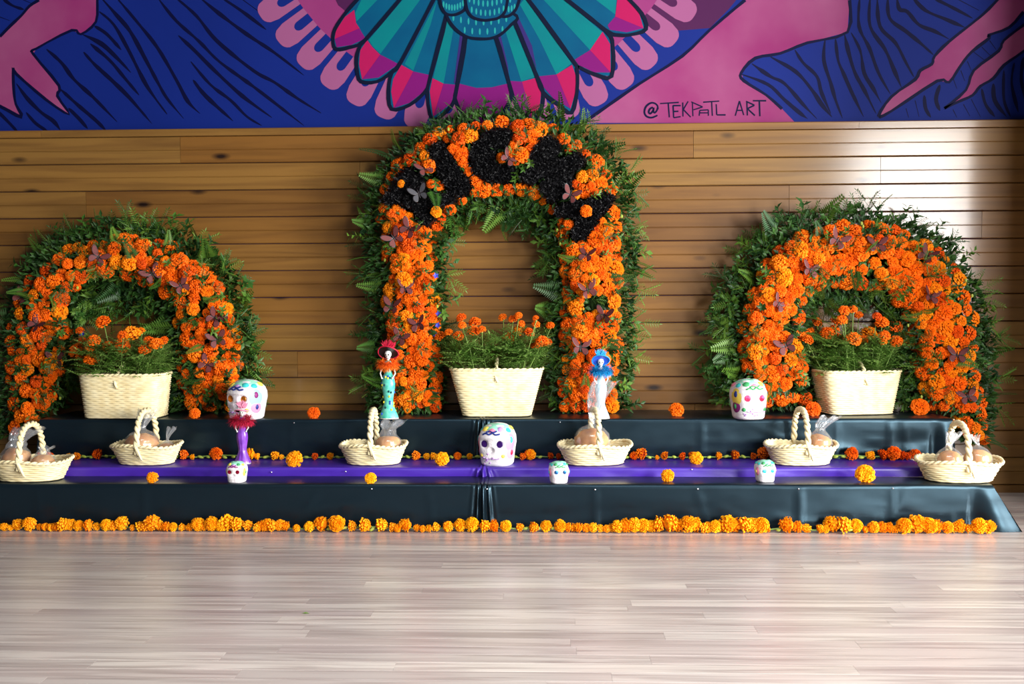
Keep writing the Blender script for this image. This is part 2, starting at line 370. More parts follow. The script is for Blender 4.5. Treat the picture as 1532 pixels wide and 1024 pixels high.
FE = [  # outline, [(poly, material)]
 (z1((755, -40), (640, 90), (575, 190), (560, 260), (580, 322), (670, 310), (775, 258), (1030, -40)),
  [(z1((760, -30), (880, -30), (716, 140), (706, 85)), 1), (z1((700, 65), (640, 110), (580, 200), (572, 255), (735, 185), (712, 150)), 2), (z1((572, 255), (585, 310), (680, 295), (775, 252), (745, 205), (735, 185)), 3)]),
 (z1((1030, -40), (780, 255), (740, 300), (715, 380), (720, 470), (745, 535), (850, 535), (950, 470), (1010, 400), (1240, -40)),
  [(z1((1050, -40), (1160, -40), (872, 352), (820, 302), (795, 262)), 1), (z1((785, 262), (740, 330), (732, 420), (752, 520), (870, 358), (820, 310)), 2), (z1((752, 520), (860, 508), (990, 420), (925, 385), (870, 358)), 3)]),
 (z1((1240, -40), (1010, 400), (945, 480), (925, 600), (945, 715), (1060, 690), (1165, 600), (1200, 500), (1310, 80), (1260, -10)),
  [(z1((1245, 0), (1200, 160), (1087, 462), (1030, 420)), 1), (z1((1008, 425), (955, 520), (942, 600), (960, 708), (1087, 468)), 2), (z1((960, 708), (1060, 675), (1168, 590), (1198, 492), (1087, 468)), 3)]),
 (z1((1305, 90), (1200, 500), (1180, 620), (1215, 785), (1340, 690), (1375, 560), (1430, 250), (1360, 190)),
  [(z1((1310, 110), (1350, 190), (1285, 548), (1218, 510)), 1), (z1((1395, 215), (1425, 250), (1378, 540), (1352, 548)), 4), (z1((1213, 512), (1195, 600), (1217, 765), (1285, 548)), 2), (z1((1217, 765), (1335, 680), (1368, 555), (1285, 548)), 3)]),
 (z1((1425, 240), (1375, 560), (1362, 650), (1420, 770), (1480, 830), (1532, 840), (1580, 830), (1640, 780), (1690, 720), (1728, 640), (1718, 560), (1622, 220), (1532, 250)),
  [(z1((1378, 545), (1362, 650), (1420, 770), (1480, 830), (1532, 840), (1580, 830), (1640, 780), (1690, 720), (1728, 640), (1715, 545), (1600, 572), (1500, 576)), 3)]),
 (z2((175, 220), (275, 560), (300, 640), (350, 740), (420, 790), (480, 720), (492, 600), (440, 470), (285, 95), (230, 130)),
  [(z2((225, 140), (275, 110), (438, 505), (350, 532)), 1), (z2((182, 225), (205, 190), (262, 430), (272, 540)), 4), (z2((355, 535), (440, 512), (480, 600), (470, 700), (420, 780)), 2), (z2((277, 530), (355, 535), (420, 780), (350, 730), (300, 630)), 3)]),
 (z2((285, 95), (440, 470), (490, 600), (600, 690), (680, 740), (715, 600), (715, 450), (690, 400), (375, -30), (330, 20)),
  [(z2((340, 30), (372, -10), (680, 415), (580, 490), (470, 260)), 1), (z2((295, 100), (320, 90), (420, 300), (450, 450)), 4), (z2((465, 500), (580, 488), (672, 712), (560, 645), (495, 570)), 3), (z2((580, 488), (682, 425), (708, 500), (705, 600), (672, 712)), 2)]),
 (z2((375, -30), (690, 400), (730, 440), (840, 490), (942, 500), (950, 300), (900, 200), (600, -40)),
  [(z2((470, -30), (600, -30), (882, 212), (800, 328)), 1), (z2((700, 390), (800, 328), (935, 475), (830, 475), (725, 425)), 3), (z2((800, 328), (882, 208), (932, 290), (935, 475)), 2)]),
 (z2((600, -40), (900, 195), (990, 230), (1080, 225), (1168, 190), (1140, 90), (1030, -30)),
  [(z2((800, -30), (975, -30), (965, 95)), 1), (z2((915, 165), (965, 108), (1150, 185), (1040, 212), (930, 195)), 3), (z2((965, 108), (980, -20), (1030, -20), (1122, 90), (1150, 185)), 2)]),
]
for fi_, (out, parts) in enumerate(FE):
    mb = MB(); mb.add(flat(out, 6), [tuple(range(len(out) - 1, -1, -1))], 0)
    for i, (pp, mi) in enumerate(parts): mb.add(flat(pp, 7 + i), [tuple(range(len(pp) - 1, -1, -1))], mi)
    stroke(mb, out, 5.4, 12 + fi_ * .6, (1, 1), 5, 0.12, 3)
    mb.build('mural_feather', ['p_teal', 'p_aqua', 'p_hot', 'p_purple', 'p_violet', 'p_ink'], wall)
el_ = [(728 + 250 * cos(t * pi / 24), -70 + 62 * sin(t * pi / 24)) for t in range(48)]
mb = MB(); mb.add(flat(el_, 33), [tuple(range(47, -1, -1))], 0); stroke(mb, el_ + el_[:1], 5, 34, (1, 1), 1, .1, 2)
mb.build('mural_bird_body', ['p_teal', 'p_ink'], wall)
SCALES = [z1((1300, 90), (1330, 150), (1380, 205), (1450, 245), (1532, 255), (1600, 250), (1660, 225), (1725, 165), (1765, 105), (1600, 20)),
          z1((1258, -30), (1270, 40), (1300, 88), (1350, 98), (1400, 80), (1428, 50), (1430, -30)),
          z2((160, -30), (175, 60), (220, 105), (270, 103), (315, 60), (345, -30)),
          z1((1425, -30), (1438, 60), (1475, 112), (1540, 132), (1590, 130), (1650, 115), (1690, 70), (1708, -30))]
for i, s_ in enumerate(SCALES):
    mb = MB(); q = smoothline(s_, 4); mb.add(flat(q, 18 + i * 3), [tuple(range(len(q) - 1, -1, -1))], 0)
    x0 = min(p[0] for p in q); x1 = max(p[0] for p in q); yb = max(p[1] for p in q)
    for j in range(9):
        for row in (0, 1):
            cx = x0 + (x1 - x0) * (j + .5 + .5 * row) / 9.5; cy = yb - (11 if row == 0 else 25) - 14 * ((cx - (x0 + x1) / 2) / (x1 - x0)) ** 2 * 3
            el = [(cx + 1.5 * cos(t * pi / 5), cy + 5.0 * sin(t * pi / 5)) for t in range(10)]
            if all(inpoly(a, b, q) for a, b in el): mb.add(flat(el, 19 + i * 3), [tuple(range(9, -1, -1))], 1)
    stroke(mb, s_, 4.6, 20 + i * 3, (1, 1), 2, 0.1, 4)
    mb.build('mural_belly_feather', ['p_teal', 'p_mint', 'p_ink'], wall)
PK = [z3((-300, 560), (0, 268), (75, 190), (160, 110), (215, 45), (285, 0), (330, -60), (720, -60), (710, 0), (700, 158), (590, 250), (525, 220), (265, 355), (243, 395), (430, 625), (418, 700), (505, 835), (340, 730), (120, 540), (97, 500), (100, 650), (115, 760), (158, 855), (0, 775), (-200, 690)),
      [(873, 184), (910, 158), (956, 126), (1021, 84), (1062, 45), (1115, 0), (1125, -20), (1272, -20), (1271, 0), (1268, 48), (1208, 64), (1167, 80), (1130, 87), (1109, 109), (1113, 121), (1146, 142), (1170, 163), (1190, 184)],
      z5((1250, -10), (1120, 120), (880, 310), (760, 430), (740, 490), (650, 540), (610, 610), (430, 740), (330, 890), (430, 850), (780, 620), (870, 630), (960, 500), (1040, 400), (1180, 290), (1170, 270), (1330, 210), (1440, 90), (1600, -60), (1330, -60)),
      z5((835, 830), (1000, 690), (1060, 540), (1250, 390), (1290, 310), (1444, 190), (1700, 0), (1700, 180), (1444, 390), (1290, 500), (1210, 600), (1110, 660), (1050, 730), (940, 780))]
for i, pk in enumerate(PK):
    mb = MB(); mb.add(flat(pk, 4), [tuple(range(len(pk) - 1, -1, -1))], 0)
    ol = pk[:-1] if i == 0 else pk
    seq = (pk[1:6], pk[7:]) if i == 0 else ((pk[:6], pk[8:-1]) if i == 1 else (pk[:-2],) if i == 2 else (pk + pk[:1],))
    for sq in seq: stroke(mb, sq, 4.2, 5 + .3 * i, (1, 1), 1, 0.2, 3)
    mb.build('mural_figure', ['p_pink', 'p_navy'], wall)
LN = [z3((340, 360), (450, 460), (540, 580), (680, 710), (855, 890)), z3((610, 380), (690, 470), (830, 600), (950, 720), (1110, 905)), z3((660, 320), (800, 440), (910, 570), (1015, 695)),
      z3((600, 250), (740, 320), (850, 420), (955, 530)), z3((690, 190), (780, 250), (885, 365)), z3((725, 85), (830, 180), (940, 370), (1050, 590), (1120, 700), (1220, 835)),
      z3((735, -20), (850, 110), (950, 230), (1060, 430), (1150, 600), (1220, 720), (1340, 865)), z3((840, -30), (1000, 160), (1150, 350), (1290, 590), (1370, 740), (1460, 830)),
      r1((690, -10), (770, 90), (870, 180), (960, 270), (1110, 380), (1240, 480), (1330, 550)), r1((780, 155), (850, 220), (940, 310), (1060, 420), (1190, 515)),
      r1((835, 270), (920, 370), (1010, 440), (1080, 510), (1145, 550)), r1((845, 350), (900, 420), (1020, 530)), r1((770, -10), (860, 70), (950, 180), (1110, 310), (1200, 360), (1300, 430), (1405, 495)),
      r1((875, -10), (960, 60), (1080, 150), (1200, 230), (1330, 330)), r1((970, -10), (1060, 50), (1165, 130)), r1((1050, -10), (1160, 70)),
      z3((120, 610), (200, 720), (300, 820), (390, 885), (440, 950)), z3((190, 820), (260, 900), (350, 960)), z3((-60, 770), (60, 890), (130, 965)), z3((440, 650), (560, 760), (700, 880), (775, 955)),
      z3((500, 790), (580, 870), (640, 940)), z3((20, -10), (90, 40), (175, 70)), z3((-40, 110), (70, 150)), z3((150, -10), (230, 25)),
      r3((315, 320), (430, 365), (500, 430), (570, 490), (600, 512)), r3((360, 275), (440, 330), (500, 360), (580, 450), (640, 512)), r3((440, 245), (550, 310), (620, 390), (660, 450), (705, 505)),
      r3((545, 215), (580, 270), (640, 330), (660, 400), (700, 490)), r3((675, 170), (670, 260), (700, 360), (720, 430), (750, 510)),
      z5((70, 265), (100, 400), (150, 560), (220, 690), (310, 870)), z5((0, 300), (20, 460), (60, 560), (130, 720), (215, 895)), z5((120, 250), (190, 390), (220, 560), (290, 680), (350, 790)),
      z5((185, -20), (180, 200), (260, 370), (330, 560), (420, 720)), z5((265, -20), (265, 200), (380, 380), (450, 540), (505, 670)), z5((320, -20), (340, 200), (460, 330), (540, 480), (600, 590)),
      z5((400, -20), (415, 140), (540, 240), (650, 330), (750, 420)), z5((470, -20), (490, 70), (550, 90), (640, 190), (760, 240), (870, 300)), z5((590, -20), (690, 80), (850, 150), (990, 210)),
      z5((740, -20), (900, 60), (1050, 140)), z5((910, -20), (1100, 80)), z5((800, 650), (770, 760), (800, 850)), z5((680, 730), (690, 830), (730, 900)), z5((610, 770), (640, 895)), z5((540, 830), (560, 900)),
      z5((1120, 680), (1150, 800), (1220, 895)), z5((1210, 640), (1220, 770), (1310, 895)), z5((1290, 540), (1290, 760), (1340, 895)), z5((1370, 480), (1350, 640), (1400, 860)), z5((1440, 440), (1425, 620), (1480, 850)),
      z5((1040, 760), (1110, 895)), z5((980, 800), (1030, 890)), z5((900, 840), (930, 900)), z5((1060, 400), (1140, 460)), z5((1120, 360), (1190, 430)), z5((1180, 310), (1230, 380)), z5((1010, 470), (1040, 540)), z5((960, 540), (990, 620)), z5((900, 600), (930, 680))]
mb = MB()
for l in LN: stroke(mb, l, 5.2, 1.5 + .004 * LN.index(l), (0.25, 0.15), 0, 0.3)
mb.build('mural_brush_lines', ['p_navy'], wall)
SIG = [((262, 612), (256, 578), (230, 557), (195, 556), (155, 588), (142, 636), (160, 672), (205, 684), (258, 664)), ((218, 592), (190, 608), (180, 636), (195, 648), (218, 622), (224, 596), (222, 630), (234, 640), (252, 620), (260, 590)),
       ((280, 560), (445, 550)), ((352, 560), (362, 682)), ((395, 575), (400, 685)), ((395, 578), (462, 578)), ((400, 630), (442, 628)), ((400, 685), (462, 675)), ((480, 550), (482, 675)), ((528, 540), (485, 612)), ((485, 612), (550, 680)),
       ((565, 545), (570, 672)), ((555, 545), (655, 590)), ((655, 590), (575, 615)), ((625, 668), (630, 620)), ((630, 620), (706, 615)), ((705, 615), (706, 668)), ((630, 642), (705, 642)), ((660, 548), (802, 538)), ((735, 545), (741, 668)),
       ((775, 565), (780, 660)), ((780, 660), (858, 660)), ((943, 668), (980, 538)), ((980, 538), (1018, 662)), ((958, 620), (1010, 620)), ((1045, 545), (1050, 665)), ((1038, 540), (1112, 575)), ((1112, 575), (1050, 605)), ((1050, 605), (1116, 666)),
       ((1098, 535), (1216, 535)), ((1155, 535), (1160, 672))]
mb = MB()
for si_, s_ in enumerate(SIG): stroke(mb, z4(*s_), 2.6, 6 + .02 * si_, (0.8, 0.8), 0, 0.15)
mb.build('mural_signature', ['p_navy'], wall)

# ------------------------------------------------------------------ the three draped steps
def cloth_sheet(x0, x1, yb, yf, zt, zb, seed, gather=None, creases=(), flare=0, amp=0.008):
    prof = []; xs_ = []; xc = x0
    while xc < x1 - 1e-6:
        xs_.append(xc); xc += 0.0028 if (gather is not None and abs(xc - gather) < 0.075) else (0.006 if flare and xc > x1 - .11 else 0.014)
    xs_.append(x1); nx = len(xs_) - 1
    nt_ = 6; nf = max(4, int((zt - zb) / 0.013))
    for i in range(nt_): prof.append((yb + (yf + 0.006 - yb) * i / (nt_ - 1), zt, 0.0))
    prof += [(yf + 0.002, zt - 0.001, 0.0), (yf, zt - 0.005, 0.02)]
    for i in range(1, nf + 1): prof.append((yf, zt - 0.005 - (zt - 0.005 - zb) * i / nf, i / nf))
    vs_ = []; fs = []; k = len(prof)
    for i in range(nx + 1):
        x = xs_[i]
        for (y, z, t) in prof:
            d = 0.0; dz = 0.0; dx = 0.0
            q = Vector((x * 2.1, z * 9.0, seed))
            if t > 0:
                d -= (amp * (0.3 + t)) * (noise.noise(q) + 0.5 * noise.noise(q * 2.7) + 0.22 * noise.noise(q * 7)) + 0.003
                for (cx, sl, st) in creases:
                    e = (x - cx - sl * (zt - z)) / 0.012
                    if abs(e) < 4: d -= st * math.exp(-e * e) * min(1, t * 4)
                if gather is not None:
                    g = abs(x - gather)
                    if g < 0.09: d -= 0.016 * math.exp(-(g / 0.032) ** 2) * (sin((x - gather) * 300 / (1 + t * .5) + 1.0) * 0.8 + 0.6) * min(1, .35 + t * 2)
                if flare and x > x1 - 0.10:
                    s_ = (x - (x1 - 0.10)) / 0.10; d -= flare * s_ * s_ * t * 0.35 - .016 * t * sin(s_ * pi * 2.2); dx = flare * s_ * s_ * t
            else:
                dz = 0.0008 * noise.noise(Vector((x * 5, y * 9, seed))) + 0.0008
                if gather is not None and abs(x - gather) < 0.05: dz += 0.002 * (1 + sin(x * 420)) * math.exp(-((x - gather) / 0.02) ** 2)
            vs_.append((x + dx, y + d, max(0.001, z + dz)))
    for i in range(nx):
        for j in range(k - 1): fs.append((i * k + j, (i + 1) * k + j, (i + 1) * k + j + 1, i * k + j + 1))
    return vs_, fs
def side_sheet(x, yb, yf, zt, zb, seed, sgn, flare=0.03):
    n = 14; mrows = 10; vs_ = []; fs = []
    for i in range(n + 1):
        y = yf + (yb - yf) * i / n
        for j in range(mrows + 1):
            t = j / mrows; z = zt - (zt - zb) * t
            off = t * flare + t * 0.012 * sin(y * 60 + seed)
            vs_.append((x + sgn * off, y - (t * flare * 0.35 if i == 0 else 0), max(0.001, z)))
    for i in range(n):
        for j in range(mrows): fs.append((i * (mrows + 1) + j, i * (mrows + 1) + j + 1, (i + 1) * (mrows + 1) + j + 1, (i + 1) * (mrows + 1) + j))
    return vs_, fs
def step(name, label, yb, yf, zt, zb, xl, xs, xr, material, creases, flare, pins, seed):
    t = thing(name, label, 'step', ((xl + xr) / 2, (yb + yf) / 2, zb)); o = Vector(t.location)
    m = MB(); m.box((xl + .006, yf + .010, zb), (xr - .006, yb - .002, zt - .004)); 
    for v in m.v: v -= o
    m.build('platform', 'wicker_dark', t)
    for a, b, g in ((xl, xs, xs), (xs, xr, xs)):
        v, f = cloth_sheet(a, b, yb, yf, zt, zb, seed, g, creases, flare if b == xr else 0)
        m = MB(); m.add([Vector(q) - o for q in v], f)
        if b == xr:
            v, f = side_sheet(xr, yb, yf, zt, zb, seed, 1, flare or 0.01); m.add([Vector(q) - o for q in v], f)
        if a == xl:
            v, f = side_sheet(xl, yb, yf, zt, zb, seed, -1, 0.012); m.add([Vector(q) - o for q in v], f)
        m.build('cloth', material, t, smooth=True); seed += 3
    for px, py in pins:
        p = P(px, py, yf - 0.008) - o; m = MB(); m.lathe([(0.003, 0), (0.003, 0.001), (0.0014, 0.002)], 8)
        for v in m.v: v.y, v.z = -v.z, v.y
        m.build('push_pin', 'pin', t, loc=p)
    return t
X = lambda px, y: P(px, 660, y).x
Y1, Y2, Y3 = 0.0, 0.18, 0.42
cr1 = [(X(p, Y1), s, a) for p, s, a in ((55, 0, .002), (215, 0, .0025), (640, .1, .002), (890, 0.02, .004), (1040, .3, .002), (1197, 0.0, .005), (1336, 0, .003), (1360, -.4, .003), (480, -.6, .002))]
step('draped_step', 'lowest altar step draped in black satin down to the laminate floor', Y2 - .002, Y1, H1, 0.0, -2.75, X(722, Y1), X(1486, Y1), 'black_satin', cr1, 0.105, [(556, 732), (728, 732), (890, 733), (1044, 732), (1195, 732), (1336, 731)], 3.1)
cr2 = [(X(p, Y2), s, .002) for p, s in ((300, 1.2), (960, -2), (1250, 1.5))]
step('draped_step', 'shallow middle altar step covered in purple satin', Y3 - .002, Y2, H2, H1 + .001, -2.30, X(722, Y2), X(1392, Y2), 'purple_satin', cr2, 0.0, [(406, 707), (517, 706), (1035, 703)], 11.7)
cr3 = [(X(p, Y3), s, a) for p, s, a in ((438, 0, .002), (540, -2.4, .002), (600, 2.0, .002), (1050, .0, .003), (1100, 2.5, .0025), (980, -2.0, .002), (1252, 0, .003), (1332, 0, .005), (1352, .1, .003))]
step('draped_step', 'tallest rear altar step draped in black satin under the flower arches', 0.772, Y3, H3, H2 + .001, X(60, Y3), X(722, Y3), X(1424, Y3), 'black_satin', cr3, 0.02, [(440, 633), (588, 633), (838, 632), (1427, 628)], 21.3)

# ------------------------------------------------------------------ marigold heads
def marigold_mesh(i, material):
    rs = random.Random(100 + i); mb = MB()
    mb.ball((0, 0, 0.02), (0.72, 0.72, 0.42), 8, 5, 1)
    rings = [(0.60, 1.00, -0.16, 12, .36), (0.52, 0.98, 0.06, 13, .34), (0.46, 0.86, 0.24, 12, .33), (0.36, 0.70, 0.39, 11, .30), (0.24, 0.50, 0.48, 8, .27), (0.08, 0.28, 0.50, 5, .22)]
    for r0, r1_, z, n, wd in rings:
        off = rs.random()
        for k in range(n):
            a = 2 * pi * (k + off + rs.uniform(-.25, .25)) / n; rr = r1_ * rs.uniform(.90, 1.06); zz = z + rs.uniform(-.06, .06)
            ca, sa = cos(a), sin(a); e = wd * rs.uniform(.8, 1.15)
            def pt(r, s, h): return (r * ca - s * sa, r * sa + s * ca, h)
            mb.add([pt(r0, -e * .35, zz - .05), pt(r0, e * .35, zz - .05), pt(rr * .93, -e * .62, zz + rs.uniform(-.02, .12)), pt(rr, 0, zz + rs.uniform(-.1, .04)), pt(rr * .93, e * .62, zz + rs.uniform(-.02, .12)), pt((r0 + rr) / 2, 0, zz + .10)],
                   [(0, 5, 2), (0, 1, 5), (1, 4, 5), (5, 3, 2), (5, 4, 3)], 0)
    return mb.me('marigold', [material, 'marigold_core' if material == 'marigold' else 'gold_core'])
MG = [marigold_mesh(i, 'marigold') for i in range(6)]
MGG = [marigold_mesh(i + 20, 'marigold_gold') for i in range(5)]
def face(n, roll=None):
    q = Vector(n).to_track_quat('Z', 'Y').to_matrix().to_4x4()
    return q @ Matrix.Rotation(RND() * 6.28 if roll is None else roll, 4, 'Z')
def flower(loc, n, rad, parent=None, pool=MG, name='marigold', base=None, depth=1.0):
    mw = Matrix.Translation(Vector(loc) - (base or Vector())) @ face(n) @ Matrix.Diagonal((rad, rad, rad * depth, 1))
    return link(name, pool[int(RND() * len(pool))], parent, mw=mw)

# ------------------------------------------------------------------ leaves
def leafblade(mb, p, d, up, L_, W_, mi=0, curl=0.12):
    d = Vector(d).normalized(); s_ = d.cross(Vector(up))
    if s_.length < .05: s_ = d.cross(Vector((1, .3, 0)))
    s_.normalize(); u = s_.cross(d); p = Vector(p)
    a = p + d * L_ * .45 + u * L_ * curl * .5
    mb.add([p, a + s_ * W_ / 2, p + d * L_ - u * L_ * curl, a - s_ * W_ / 2, a - u * W_ * .12], [(0, 1, 4), (1, 2, 4), (2, 3, 4), (3, 0, 4)], mi)
def sprig_mesh(kind, i):
    rs = random.Random(500 + i * 7 + kind * 31); mb = MB()
    if kind == 0:      # feathery marigold foliage
        for b in range(4):
            a = b * 1.6 + rs.uniform(-.4, .4); base = Vector((0, 0, .12 * b)); tip = base + Vector((.42 * cos(a), .42 * sin(a), .50))
            mb.tube([base, (base + tip) / 2 + Vector((0, 0, .04)), tip], [.010, .008, .004], 4, 0)
            d = (tip - base).normalized(); s_ = d.cross(Vector((0, 0, 1))).normalized()
            for k in range(6):
                q = base.lerp(tip, .25 + .14 * k)
                for sg in (-1, 1): leafblade(mb, q, d * .75 + s_ * sg, (0, 0, 1), rs.uniform(.17, .24), .045, 0)
            leafblade(mb, tip, d, (0, 0, 1), .2, .05, 0)
    elif kind == 1:    # broad glossy leaves
        mb.tube([(0, 0, 0), (.02, 0, .4), (0, .03, .8)], [.014, .010, .006], 4, 0)
        for k in range(9):
            a = k * 2.4; z = .15 + .075 * k
            leafblade(mb, (0, 0, z), (cos(a), sin(a), .65), (0, 0, 1), rs.uniform(.30, .42), rs.uniform(.15, .2), 0, .1)
    else:              # fern frond
        mb.tube([(0, 0, 0), (0, .06, .5), (0, .22, 1.0)], [.012, .009, .004], 4, 0)
        for k in range(13):
            t = .1 + k * .068; q = Vector((0, .22 * t * t, t)); L_ = .34 * (1.05 - t) + .05
            for sg in (-1, 1): leafblade(mb, q, (sg, 0, .45), (0, -1, .2), L_, .07, 0, .05)
    return mb.me('leaf_sprig', ['leaf'])
SPR = [[sprig_mesh(k, i) for i in range(4)] for k in range(3)]
def wing_pts(kind):
    up = [(0.02, 0.02), (.18, .30), (.42, .52), (.62, .56), (.66, .42), (.55, .18), (.34, .02), (.1, -.02)]
    lo = [(0.02, 0.0), (.2, 0.0), (.42, -.06), (.50, -.26), (.40, -.44), (.24, -.46), (.12, -.28)]
    return up if kind == 0 else lo
def butterfly_meshes(material):
    out = []
    for k in (0, 1):
        pts = smoothline(wing_pts(k), 3); c = Vector((sum(p[0] for p in pts) / len(pts), sum(p[1] for p in pts) / len(pts), .015)); n = len(pts)
        v = [Vector((x, y, 0)) for x, y in pts] + [c + (Vector((x, y, .006)) - Vector((c.x, c.y, 0))) * .84 + Vector((0, 0, -.008)) for x, y in pts] + [c]
        f = [(i, (i + 1) % n, n + (i + 1) % n, n + i) for i in range(n)] + [(n + i, n + (i + 1) % n, 2 * n) for i in range(n)]
        out.append(mesh('wing', v, f, ['wing_edge', material], [0] * n + [1] * n))
    mb = MB(); mb.tube([(0, -.30, .02), (0, -.1, .03), (0, .12, .035), (0, .26, .03)], [.012, .03, .035, .02], 6)
    for sg in (-1, 1): mb.tube([(0, .25, .03), (sg * .08, .40, .06), (sg * .14, .48, .07)], .006, 4)
    out.append(mb.me('butterfly_body', ['wing_edge'])); return out
BF = butterfly_meshes('wing'); BFG = butterfly_meshes('wing_gray')
def butterfly(loc, parent, base, size, set_=BF):
    n = Vector((U(-.5, .5), -1, U(-.1, .5)))
    mw = Matrix.Translation(Vector(loc) - base) @ face(n, U(-.7, .7)) @ Matrix.Diagonal((size, size, size, 1))
    b = link('butterfly', set_[2], parent, mw=mw)
    for sg in (1, -1):
        f = U(.1, .6)
        for k in (0, 1):
            link('wing', set_[k], b, mw=Matrix.Diagonal((sg, 1, 1, 1)) @ Matrix.Rotation(-f, 4, 'Y'))
    return b

# ------------------------------------------------------------------ flower arches
AY = 0.675
def arch(label, fo, out, inn, fi, dmin, gaps, bflies, outer_low, letters=None, extra=(), blue=(), nleaf=4800, nspr=230, group='marigold arches on the rear step'):
    """fo/fi: outer and inner edge of the foliage, out/inn: outer and inner edge of the flower band (px, left foot over the top to right foot)"""
    so, si = smoothline(out, 4), smoothline(inn, 4); fso, fsi = smoothline(fo, 4), smoothline(fi, 4)
    band = so + si[::-1]; fol = fso + fsi[::-1]
    foot = P(sum(p[0] for p in (out[0], out[-1])) / 2, 615, AY); base = Vector((foot.x, AY, H3 + .002))
    t = thing('flower_arch', label, 'flower arch', base, 0, group)
    # mossy core
    mb = MB(); n = len(so); q = []
    for (a, b) in zip(so, [si[int(i * (len(si) - 1) / (n - 1))] for i in range(n)]):
        c = ((a[0] + b[0]) / 2, (a[1] + b[1]) / 2); q.append([(c[0] + (e[0] - c[0]) * .72, c[1] + (e[1] - c[1]) * .72) for e in (a, b)])
    rings = []
    for a, b in q:
        c = ((a[0] + b[0]) / 2, (a[1] + b[1]) / 2)
        rings.append([P(*a, AY + .075), P(*a, AY - .01), P(*c, AY - .06), P(*b, AY - .01), P(*b, AY + .075)])
    for (a, b), rg in zip(q, rings):
        if outer_low[0] < (a[0] + b[0]) / 2 < outer_low[1]:
            for v in rg: v.z = max(v.z, H3 + .003)
    vs_ = [v - base for r in rings for v in r]; fs = []
    for i in range(n - 1):
        for j in range(5): fs.append((i * 5 + j, i * 5 + (j + 1) % 5, (i + 1) * 5 + (j + 1) % 5, (i + 1) * 5 + j))
    fs += [(0, 1, 2, 3, 4), tuple((n - 1) * 5 + j for j in (4, 3, 2, 1, 0))]
    mb.add(vs_, fs); mb.build('moss_core', 'moss', t)
    def surf(x, y):
        d, qx, qy = near(x, y, band)
        ins = inpoly(x, y, band); s_ = min(1.0, d / 30.0) if ins else 0
        yy = AY - .005 - .085 * sqrt(max(0, 1 - (1 - s_) ** 2))
        nx, ny = (qx - x, qy - y) if ins else (x - qx, y - qy); l = sqrt(nx * nx + ny * ny) or 1
        return yy, nx / l, ny / l, s_, d, ins
    # leaves nobody could count
    mb = MB(); xs = [p[0] for p in fol]; ys = [p[1] for p in fol]; cnt = 0; tries = 0
    while cnt < nleaf and tries < nleaf * 9:
        tries += 1; x, y = U(min(xs), max(xs)), U(min(ys), max(ys))
        if not inpoly(x, y, fol): continue
        yy, nx, ny, s_, d, ins = surf(x, y)
        if ins and RND() < .45: continue
        if not ins and RND() < .75 * min(1, d / 26) and noise.noise(Vector((x * .045, y * .045, gaps + 3))) > -.1: continue
        if letters and any(inpoly(x, y, l) for l in letters): continue
        de = near(x, y, fol)[0]
        p = P(x, y, yy + (U(-.015, .03) if ins else U(-.045, .065) * min(1, de / 14 + .25)))
        if p.z < H3 + .012 and not (x < outer_low[0] or x > outer_low[1]): continue
        if p.z < 0.05 or p.y > 0.755: continue
        dr = Vector((nx * .8 + U(-.7, .7), U(-1.0, .1), -ny * .8 + U(-.7, .5)))
        if RND() < .5: leafblade(mb, p - base, dr, (0, -1, .4), U(.028, .05), U(.009, .014), 0)
        else: leafblade(mb, p - base, dr, (0, -1, .4), U(.026, .042), U(.014, .022), 0)
        cnt += 1
    tag(mb.build('foliage', ['leaf_mass'], t), kind='stuff')
    # sprigs one can pick apart
    c2 = 0; tries = 0; pts = []
    while c2 < nspr and tries < 20000:
        tries += 1; x, y = U(min(xs), max(xs)), U(min(ys), max(ys))
        if not inpoly(x, y, fol): continue
        if any((x - a) ** 2 + (y - b) ** 2 < 100 for a, b in pts): continue
        yy, nx, ny, s_, d, ins = surf(x, y)
        if ins and RND() < .80: continue
        if letters and any(inpoly(x, y, l) for l in letters): continue
        de = near(x, y, fol)[0]
        if not ins and de < 9 and RND() < .7: continue
        p = P(x, y, yy - .02 if ins else yy + U(-.03, .03))
        if p.z < H3 + .03 and not (x < outer_low[0] or x > outer_low[1]): continue
        if p.z < .08: continue
        dr = Vector((nx * 1.0 + U(-.5, .5), U(-1.2, -.35), -ny * 1.0 + U(-.5, .4)))
        if p.z < H3 + .13 and outer_low[0] < x < outer_low[1]: dr.z = abs(dr.z)
        kd = 0 if RND() < .5 else (1 if RND() < .68 else 2)
        sc = {0: U(.09, .13), 1: U(.08, .125), 2: U(.12, .17)}[kd] * (.7 if ins else 1)
        mw = Matrix.Translation(p - base) @ face(dr) @ Matrix.Diagonal((sc, sc, sc, 1))
        link('leaf_sprig', SPR[kd][int(RND() * 4)], t, mw=mw); pts.append((x, y)); c2 += 1
    # flower heads
    pts = []; bx = [p[0] for p in band]; by = [p[1] for p in band]
    cand = [(x, y, r) for x, y, r in extra]; tries = 0
    while tries < 14000 and len(cand) < 290:
        tries += 1; x, y = U(min(bx), max(bx)), U(min(by), max(by)); r = random.choice((9, 10.5, 12, 13, 14)) if not letters or tries < 8000 else 7.5
        if not inpoly(x, y, band): continue
        if letters and any(inpoly(x, y, l) or near(x, y, l)[0] < r * .62 for l in letters): continue
        if noise.noise(Vector((x * .03, y * .03, gaps))) > .42: continue
        if any((x - a) ** 2 + (y - b) ** 2 < ((r + rr) * dmin) ** 2 for a, b, rr in cand): continue
        cand.append((x, y, r))
